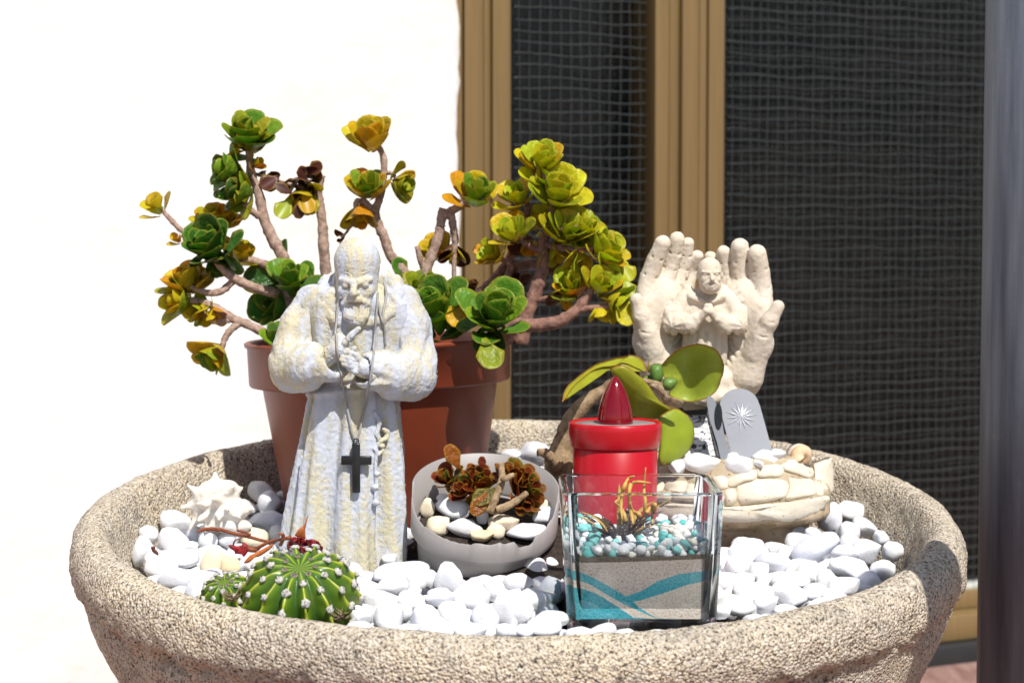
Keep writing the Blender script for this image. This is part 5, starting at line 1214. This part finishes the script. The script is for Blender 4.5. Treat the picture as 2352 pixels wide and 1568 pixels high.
def in_pot(px, py, up=.0):                              # where a ray meets the soil of the tilted pot
    n = (GM.to_3x3() @ Vector((0, 0, 1))); o = GM @ Vector((0, 0, -.010 + up)); d = ray(px, py); return CAM + d * ((o - CAM).dot(n) / d.dot(n))
GIN = GM.to_3x3()
for x, y, w, h, c in ((490, 740, 340, 230, None), (590, 920, 330, 150, None), (350, 905, 230, 170, CREAM[0]), (740, 830, 120, 120, None), (920, 870, 290, 170, (0.93, 0.78, 0.58)), (860, 950, 180, 150, (0.95, 0.82, 0.62)), (740, 985, 280, 110, CREAM[1]), (1140, 950, 380, 150, None), (1300, 810, 240, 170, None), (1280, 740, 160, 170, (0.90, 0.78, 0.6)), (250, 740, 130, 170, CREAM[0]), (410, 660, 180, 80, None)):
    px, py = c7(x, y); p = in_pot(px, py, .004); s = (p.y + 1.3) / F * .25635
    pebble(p, w * s, h * s, f"{'large' if w > 280 else 'small' if w < 170 else 'middling'} {'flat' if h < w * .5 else 'round'} {'cream' if c else 'white'} pebble inside the broken grey pot", 'pebbles in the grey pot', c, rng.uniform(-.3, .3), None); placed.pop()
kal = thing('red_kalanchoe', in_pot(*c7(800, 700)), 'small succulent with crimped rust red leaves growing in the broken grey pot', 'plant')
kp = Plant(kal, 140); keep, LEAVES0 = PAL, LEAVES
for x, y, r, n_, ax in ((400, 450, 34, 8, (-.5, -.4, .7)), (560, 560, 36, 9, (-.3, -.6, .6)), (720, 480, 38, 9, (0, -.5, .9)), (760, 640, 34, 7, (-.1, -.8, -.2)), (960, 400, 32, 8, (.2, -.3, .9)), (1090, 430, 36, 9, (.4, -.4, .7)), (1130, 590, 38, 9, (.5, -.6, .4)), (1210, 560, 32, 8, (.7, -.4, .4)), (1140, 700, 28, 6, (.2, -.8, -.2)), (640, 400, 24, 5, (0, -.2, .9))):
    px, py = c7(x, y); p = at(px, py, GY + .006 - (y - 500) * .00004); kp.rosette(p, m(r, GY) * 1.55, 'R', ax, n_ + 1, 1.1, 1.1)
a = Vector((-.25, -.2, .9)); kp.leaf(at(*c7(540, 400), GY + .01), Vector((-.42, -.1, .85)), Vector((.3, -.9, .3)), m(66, GY), 'R', 2); kp.leaf(at(*c7(735, 400), GY + .01), Vector((0, -.1, 1)), Vector((.1, -1, .1)), m(32, GY), 'R', 2)
kp.leaf(at(*c7(780, 600), GY - .012), Vector((-.5, -.35, -.75)), Vector((.3, -.8, .5)), m(62, GY), 'R', 2); kp.leaf(at(*c7(850, 560), GY - .01), Vector((-.75, -.2, -.55)), Vector((.2, -.8, .5)), m(60, GY), 'R', 0)
kp.flush()
for pts, rad in (([(800, 780), (850, 650), (900, 540), (915, 470), (905, 340)], [11, 10, 9, 9, 7]), ([(915, 490), (960, 470), (1015, 445)], [7, 7, 6]), ([(860, 760), (950, 730), (1050, 670), (1140, 605)], [9, 9, 8, 6])):
    P3 = spline([at(*c7(*p), GY - .012 + .003 * i) for i, p in enumerate(pts)], 5); v, f = tube(P3, [m(q * 1.0, GY) for q in rad], 9, .14, rng.random() * 7); put('bare_stem', mesh('bare_stem', v, f), M_WOOD, kal)

# ------------------------------------------------------------------ ribbed cacti
def mat_cactus():
    t = NT('cactus_skin'); at_ = t.n('Attribute', {'attribute_name': 'ridge'}); v = t.co()
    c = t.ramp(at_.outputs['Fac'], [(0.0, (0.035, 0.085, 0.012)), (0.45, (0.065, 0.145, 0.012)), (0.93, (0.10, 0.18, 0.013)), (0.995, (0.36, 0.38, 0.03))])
    c = t.mix(t.ramp(t.noise(60, 4, 0.6, v), [(0.5, (0, 0, 0)), (0.8, (0.4, 0.4, 0.4))]), c, (0.16, 0.20, 0.02))
    t.base(c).p(Roughness=0.34, Specular_IOR_Level=0.45); t.bump(t.noise(500, 3, 0.6, v), 0.12, 0.001); return t.m
M_CACT = mat_cactus(); M_WOOL = simple('areole_wool', (0.80, 0.77, 0.72), 0.95, 0.2, 6, 0.6, 9, 0.1); M_WOOLT = simple('tan_areole_wool', (0.80, 0.68, 0.50), 0.95, 0.3, 6, 0.9, 9, 0.15)
def wool_mesh(mat, seed):
    bm = bmesh.new(); bmesh.ops.create_icosphere(bm, subdivisions=2, radius=1.0)
    for v in bm.verts:
        d = np.array([v.co.normalized()]); v.co = v.co.normalized() * float(1 + .45 * noise(d, 3.2, seed)[0]); v.co.z *= .55
    r_ = random.Random(seed)
    for k in range(10):                                  # short dark spines
        a = r_.uniform(0, 6.28); t = r_.uniform(.3, 1.25); d = Vector((math.cos(a) * math.sin(t), math.sin(a) * math.sin(t), math.cos(t))); u = d.orthogonal().normalized() * .08
        q = [bm.verts.new(d * .6 + u), bm.verts.new(d * .6 - u * .5 + d.cross(u)), bm.verts.new(d * .6 - u * .5 - d.cross(u)), bm.verts.new(d * r_.uniform(1.25, 1.7))]
        for a_, b_ in ((0, 1), (1, 2), (2, 0)): fc = bm.faces.new((q[a_], q[b_], q[3])); fc.material_index = 1
    me = bpy.data.meshes.new('areole_shape'); bm.to_mesh(me); bm.free(); me.polygons.foreach_set('use_smooth', [True] * len(me.polygons)); me.materials.append(mat); me.materials.append(M_BLKP); return me
AR = [wool_mesh(M_WOOL, 3), wool_mesh(M_WOOL, 8), wool_mesh(M_WOOLT, 5)]
def cactus(name, label, center, rad, hgt, ribs, tiltx, roll, nA, seed, ars):
    M_ = Matrix.Translation(center) @ Matrix.Rotation(roll, 4, 'Y') @ Matrix.Rotation(tiltx, 4, 'X')
    root = thing(name, center, label, 'cactus', None); per = 16; nt, nph = ribs * per, 44; V, Fc, E = [], [], []
    def surf(th, ph):
        q = (th / (2 * math.pi) * ribs) % 1; rg = abs(math.cos(math.pi * q)); rg2 = 1 - math.sqrt(max(0, 1 - rg ** 2)) ** 1.15
        bumpy = 1 + .035 * math.cos(ph * 13 + (int(th / (2 * math.pi) * ribs) % 2) * 1.5) * rg2
        dep = .26 * min(1, ph / .5); k = (1 - dep + dep * rg2) * bumpy; s = math.sin(ph) ** .85
        return Vector((rad * k * s * math.cos(th), rad * k * s * math.sin(th), hgt * (math.cos(ph) * (1 - .10 * (1 - rg2) * min(1, ph)) - .14 * math.exp(-(ph / .28) ** 2)))), rg
    for i in range(nph + 1):
        ph = .001 + i / nph * 2.05
        for k in range(nt): p, e = surf(2 * math.pi * k / nt, ph); V.append(p); E.append(e ** 2.2)
    for i in range(nph):
        for k in range(nt): a, b = i * nt + k, i * nt + (k + 1) % nt; Fc.append((a, b, b + nt, a + nt)[::-1])
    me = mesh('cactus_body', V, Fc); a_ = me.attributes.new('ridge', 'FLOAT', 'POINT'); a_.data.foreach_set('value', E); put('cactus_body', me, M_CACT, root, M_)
    r_ = random.Random(seed)
    for k in range(ribs):
        th = 2 * math.pi * k / ribs
        for j in range(nA):
            ph = .22 + (j + .45 * (k % 2)) * (1.75 / nA)
            if ph > 1.9: continue
            p, _ = surf(th, ph); p2, _ = surf(th, ph + .02); p3 = Vector((math.cos(th) * math.sin(ph), math.sin(th) * math.sin(ph), math.cos(ph) * 1.0)).normalized()
            z_ = M_.to_3x3() @ p3; R3 = z_.to_track_quat('Z', 'Y').to_matrix().to_4x4(); sc = ars * r_.uniform(.85, 1.15) * (.75 if ph < .4 else 1)
            put('areole', AR[2] if ph < .3 else AR[r_.randrange(2)], None, root, Matrix.Translation(M_ @ (p * 1.004)) @ R3 @ Matrix.Rotation(r_.uniform(0, 6), 4, 'Z') @ Matrix.Scale(sc, 4))
    return root
kc = at(690, 1372, -.187)
cactus('ribbed_cactus', 'round green ribbed cactus with woolly white areoles by the bowl rim', kc, m(139, -.187), m(100, -.187), 14, R(27), R(2), 4, 1, .0024)
kc2 = at(522, 1370, -.175)
cactus('small_cactus', 'small pup cactus growing against the larger round cactus', kc2, m(64, -.175), m(50, -.175), 12, R(30), R(-6), 3, 2, .0016)
rt = thing('dry_root_tuft', at(*c8(1790, 1300), -.225), 'tuft of pale dry rootlets at the foot of the round cactus', 'roots')
for conv in ((1800, 1300, -.222), (880, 1140, -.205)):
    for k in range(26):
        b = at(*c8(conv[0] + rng.uniform(-40, 40), conv[1] + rng.uniform(-10, 25)), conv[2]); e = b + Vector((rng.uniform(-.006, .006), rng.uniform(-.003, .002), rng.uniform(.001, .006)))
        v, f = tube([b, b.lerp(e, .5) + Vector((rng.uniform(-.001, .001), 0, .0008)), e], [.0004, .0003, .0001], 4)
        put('rootlet', mesh('rootlet', v, f), M_DRY, rt)

# ------------------------------------------------------------------ spiny shell
SHY = .02; SC = at(*c8(780, 350), SHY); sk = m(.27458, SHY)
def SH(x, y, d): return ((x - 780) * sk, d, (350 - y) * sk)
vol = Vol((-330 * sk, -.034, -250 * sk), (330 * sk, .03, 290 * sk), .0007)
vol.ell(SH(760, 330, 0), (205 * sk, .0165, 190 * sk), None, .002); vol.ell(SH(880, 400, -.004), (190 * sk, .0135, 95 * sk), Matrix.Rotation(R(-12), 3, 'Y'), .003); vol.ell(SH(860, 500, -.004), (200 * sk, .012, 80 * sk), Matrix.Rotation(R(8), 3, 'Y'), .003)
vol.ell(SH(790, 240, -.004), (170 * sk, .013, 90 * sk), Matrix.Rotation(R(-20), 3, 'Y'), .003)
for (x0, y0, d0), (x1, y1, d1), r in (((760, 240, -.002), (752, 92, .002), 58), ((650, 260, -.006), (545, 178, -.008), 52), ((900, 260, -.004), (985, 205, -.004), 46), ((860, 220, -.008), (930, 178, -.014), 44), ((610, 340, -.004), (490, 362, -.008), 48), ((980, 390, -.006), (1075, 372, -.010), 50), ((620, 450, -.006), (562, 535, -.010), 50), ((740, 470, -.010), (700, 548, -.014), 48), ((980, 500, -.006), (1060, 520, -.008), 40), ((700, 330, -.014), (660, 300, -.026), 44), ((800, 300, -.014), (790, 260, -.027), 44), ((880, 380, -.014), (900, 350, -.025), 40), ((820, 420, -.014), (830, 430, -.025), 38), ((700, 420, -.014), (660, 440, -.024), 40), ((950, 430, -.012), (1000, 425, -.021), 36), ((600, 300, .004), (560, 270, .012), 40)):
    vol.cap(SH(x0, y0, d0), SH(x1, y1, d1), r * sk, r * sk * .32, .0035)
for (x0, y0), (x1, y1) in (((640, 380), (900, 330)), ((900, 330), (1010, 300)), ((640, 470), (860, 450)), ((860, 450), (1060, 450)), ((680, 300), (860, 200))):
    vol.cap(SH(x0, y0, -.0185), SH(x1, y1, -.0165), .0013, .0010, .0025, True)
for k in range(14): vol.cap(SH(800 + k * 18, 425 - k * 3, -.0195), SH(815 + k * 18, 335 - k * 3, -.0195), .00045, .00035, .0008, True)
shell = put('spiny_shell', vol.build('spiny_shell', .0003, 300, tuple(SC), 3, .0004), M_SHELL)
tag(shell, 'large spiny white sea shell lying on the pebbles near the bowl wall', 'shell')
# small snail shell on the plinth
M_SNAIL = mat_plaster('orange_shell', (0.55, 0.30, 0.12), (0.75, 0.62, 0.48), (0.35, 0.14, 0.05), 120, (0.5, 0.62))
sn = thing('snail_shell', at(*c6(1250, 720), .06), 'small orange and white spiral shell on the end of the stone plinth', 'shell')
V, Fc = [], []; ns, nsg = 60, 12; c0 = at(*c6(1275, 672), .052)
for i in range(ns):
    t = i / (ns - 1); a = t * 5.2 * math.pi; g = math.exp(1.9 * (t - 1)); rad = .0046 * g; cxx = Vector((math.cos(a) * rad, -.012 * g + .006, math.sin(a) * rad)); e = Vector((math.cos(a), 0, math.sin(a)))
    for k in range(nsg): b = 2 * math.pi * k / nsg; V.append(c0 + cxx + (e * math.cos(b) + Vector((0, 1, 0)) * math.sin(b)) * .0058 * g)
for i in range(ns - 1):
    for k in range(nsg): a, b = i * nsg + k, i * nsg + (k + 1) % nsg; Fc.append((a, b, b + nsg, a + nsg))
Fc.append(tuple(range((ns - 1) * nsg, ns * nsg)))
put('spiral', mesh('spiral', V, Fc), M_SNAIL, sn)
v, f = pillow_px([c6(*p) for p in [(1140, 660), (1180, 600), (1250, 575), (1320, 600), (1360, 680), (1370, 720), (1240, 700), (1150, 690)]], lambda x, y: .056, .006, .006, (1, .9, .7, .4), 0, 3); put('shell_lip', mesh('shell_lip', v, f), M_SHELL, sn)

# ------------------------------------------------------------------ dried rose
M_STEMR = simple('dry_rose_stem', (0.22, 0.055, 0.018), 0.6, 0.4, 300, 0.4, 600); M_PETAL = simple('dried_red_petal', (0.24, 0.006, 0.010), 0.6, 0.6, 250, 0.8, 400, 0.001); M_ORL = simple('dried_orange_leaf', (0.40, 0.11, 0.022), 0.65, 0.4, 200, 0.6, 300)
rose = thing('dried_rose', on_bed(*c8(1100, 680), .006), 'dried dark red rose with a brown stem lying behind the round cactus', 'flower')
RY = -.125
def rtube(pts, rad, mat=M_STEMR, nm='stem'):
    P3 = spline([at(*c8(x, y), RY + d) for x, y, d in pts], 5); v, f = tube(P3, [m(r, RY) for r in rad], 8, .12, rng.random() * 5); return put(nm, mesh(nm, v, f), mat, rose)
rtube([(610, 575, .05), (680, 555, .05), (800, 560, .046), (900, 590, .04), (1020, 615, .03), (1130, 645, .02), (1230, 668, .012)], [3, 5, 5, 4.5, 4.5, 4, 3.5])
rtube([(1080, 735, .012), (1150, 690, .010), (1230, 655, .008), (1310, 640, .004), (1380, 625, .0)], [6, 4, 3.5, 4, 5]); rtube([(1300, 690, .006), (1320, 640, .004), (1320, 600, .002), (1280, 595, .0)], [4, 5, 4, 2]); rtube([(940, 565, .03), (1000, 580, .028), (1050, 600, .026)], [3, 3.5, 3]); rtube([(905, 690, .0), (920, 650, -.002), (970, 630, -.002)], [2, 2, 1])
def petal(poly, Yf, bulge, mat, nm, seed): v, f = pillow_px([c8(*p) for p in poly], Yf, bulge, .0012, (1, .8, .55, .3), 3.0 if mat is M_PETAL else 1.2, 2, seed); put(nm, mesh(nm, v, f, mat is not M_PETAL), mat, rose)
petal([(870, 680), (930, 700), (1000, 675), (1030, 720), (1000, 780), (930, 760), (885, 720)], lambda x, y: RY + .005, .0015, M_PETAL, 'sepal', 1); petal([(1010, 690), (1100, 715), (1090, 750), (1020, 745)], lambda x, y: RY + .006, .004, M_STEMR, 'sepal', 2)
petal([(990, 840), (1040, 780), (1120, 740), (1220, 680), (1235, 695), (1170, 760), (1080, 800), (1040, 830)], lambda x, y: RY + .004, .002, M_ORL, 'leaf', 3)
petal([(1420, 610), (1450, 560), (1500, 510), (1525, 450), (1530, 440), (1515, 520), (1500, 570), (1510, 640), (1470, 640)], lambda x, y: RY - .004, .002, M_ORL, 'leaf', 4)
for k, poly in enumerate(([(1350, 720), (1360, 660), (1420, 622), (1480, 650), (1470, 710), (1400, 730)], [(1470, 660), (1540, 640), (1600, 645), (1650, 690), (1640, 730), (1560, 700), (1490, 710)], [(1400, 650), (1460, 620), (1500, 640), (1480, 690), (1430, 700)], [(1480, 710), (1560, 690), (1630, 720), (1600, 760), (1500, 770)], [(1360, 690), (1440, 690), (1500, 720), (1480, 760), (1390, 740)], [(1500, 650), (1570, 665), (1620, 700), (1560, 710)])):
    petal(poly, lambda x, y, k=k: RY - .004 - .0018 * k + (y - 1250) * .0002 + .0012 * math.sin(x * .7 + k), .0015, M_PETAL, 'petal', 10 + k)
# small litter
for i, (pts, rad, Y) in enumerate((([(235, 700), (240, 730), (265, 755), (280, 770)], [5, 5, 4, 2], -.085),)):
    P3 = spline([at(*c8(*p), Y) for p in pts], 4); v, f = tube(P3, [m(r, Y) for r in rad], 7, .2, 3); o = put('dry_twig', mesh('dry_twig', v, f), M_DEAD); tag(o, 'short dark brown dry twig lying on the white pebbles by the bowl wall', 'twig')
chipY = -.288; v, f = pillow_px([c5(*p) for p in [(1685, 1050), (1720, 1015), (1800, 985), (1900, 965), (1960, 955), (1930, 985), (1850, 1005), (1740, 1045)]], lambda x, y: -.286 + (1490 - y) * .0005, .0015, .0022, (1, .85, .5), 0, 3)
o = put('slate_chip', mesh('slate_chip', v, f), simple('grey_chip', (0.30, 0.29, 0.27), 0.8, 0.2, 200)); tag(o, 'thin grey stone flake lying on the front rim of the bowl', 'stone')

# ------------------------------------------------------------------ stones that other stones bury become one mass under the bed
bpy.context.view_layer.update(); dg_ = bpy.context.evaluated_depsgraph_get()
def seen(o):
    mw = WORLD[o]; hits = 0; me = o.data
    for i in range(0, len(me.vertices), max(1, len(me.vertices) // 16)):
        p = mw @ me.vertices[i].co; d = (p - CAM).normalized(); org = CAM
        for _ in range(6):
            ok, loc, nn, fi, ob, mm = scene.ray_cast(dg_, org, d)
            if not ok: break
            if ob == o: hits += 1; break
            if ob.name.startswith('vase_body'): org = loc + d * 1e-4; continue
            break
    return hits
for objs, nm, lab, cat in ((FILL, 'buried_pebbles', 'white pebbles lying buried under the top layer in the bowl', 'pebbles'), (CHIPS, 'buried_gravel', 'white gravel lying buried under the top chips in the glass vase', 'gravel')):
    low = [o for o in objs if seen(o) < 1]; V, Fc = [], []
    for o in low:
        b = len(V); mw = WORLD[o]; V += [mw @ v.co for v in o.data.vertices]; Fc += [tuple(i + b for i in p.vertices) for p in o.data.polygons]; bpy.data.objects.remove(o)
    if V: tag(put(nm, mesh(nm, V, Fc), M_PEB), lab, cat, None, 'stuff')
    print(nm, len(low), 'of', len(objs))

# look-alike pebbles are told apart by counting from a neighbour
same = {}
for o in scene.objects:
    if o.get('category') == 'pebble' and ' between the ' in o['label']: same.setdefault(o['label'], []).append(o)
ORD = ['first', 'second', 'third', 'fourth', 'fifth', 'sixth', 'seventh', 'eighth', 'ninth', 'tenth', 'eleventh', 'twelfth', 'thirteenth', 'fourteenth', 'fifteenth', 'sixteenth']
for lab, os_ in same.items():
    if len(os_) < 2: continue
    mk = next((k for k in MARKS if f'between {k} and' in lab), None)
    if not mk: continue
    os_.sort(key=lambda o: math.hypot(o.location.x - MARKS[mk][0], o.location.y - MARKS[mk][1]))
    for i, o in enumerate(os_[:16]):
        l = f"{lab}, {ORD[i]} from the {mk.split()[-1]}"; o['label'] = l if len(l.split()) <= 16 else l.replace(' white pebble', ' pebble')

def relabel(group, names):
    os_ = sorted([o for o in scene.objects if o.get('group') == group], key=lambda o: o.name)
    for o, n in zip(os_, names): o['label'] = n
relabel('pebbles on the plinth', ['small angular white pebble on the plinth right beside the red candle', 'large angular white pebble on the plinth in front of the framed print', 'small upright white pebble at the foot of the narrow steel plate',
    'large smooth white pebble on the plinth in front of the steel plaque', 'long flat bluish white pebble on the plinth behind the others', 'tiny white pebble on the plinth between two larger ones', 'small angular white pebble on the plinth beside the spiral shell'])
relabel('cream pebbles by the cactus', ['cream yellow pebble under the dried rose stem', 'tall cream yellow pebble leaning behind the small pup cactus', 'round tan pebble between the small pup cactus and the rose leaf'])
relabel('pale stones behind the grey pot', ['large round pale stone between the grey pot and the thick succulent stem', 'flat pale stone behind the grey pot against the brown pot', 'small pale stone behind the grey pot at the stem stub', 'pale stone half hidden behind the red leaves in the grey pot'])
two = {}
for o in sorted([o for o in scene.objects if o.get('group') == 'pebbles in the grey pot'], key=lambda o: (o.location - WORLD[kal].translation).length):
    k = two[o['label']] = two.get(o['label'], 0) + 1
    if k > 1: o['label'] = o['label'] + f', {ORD[k - 1]} from the bare stem'
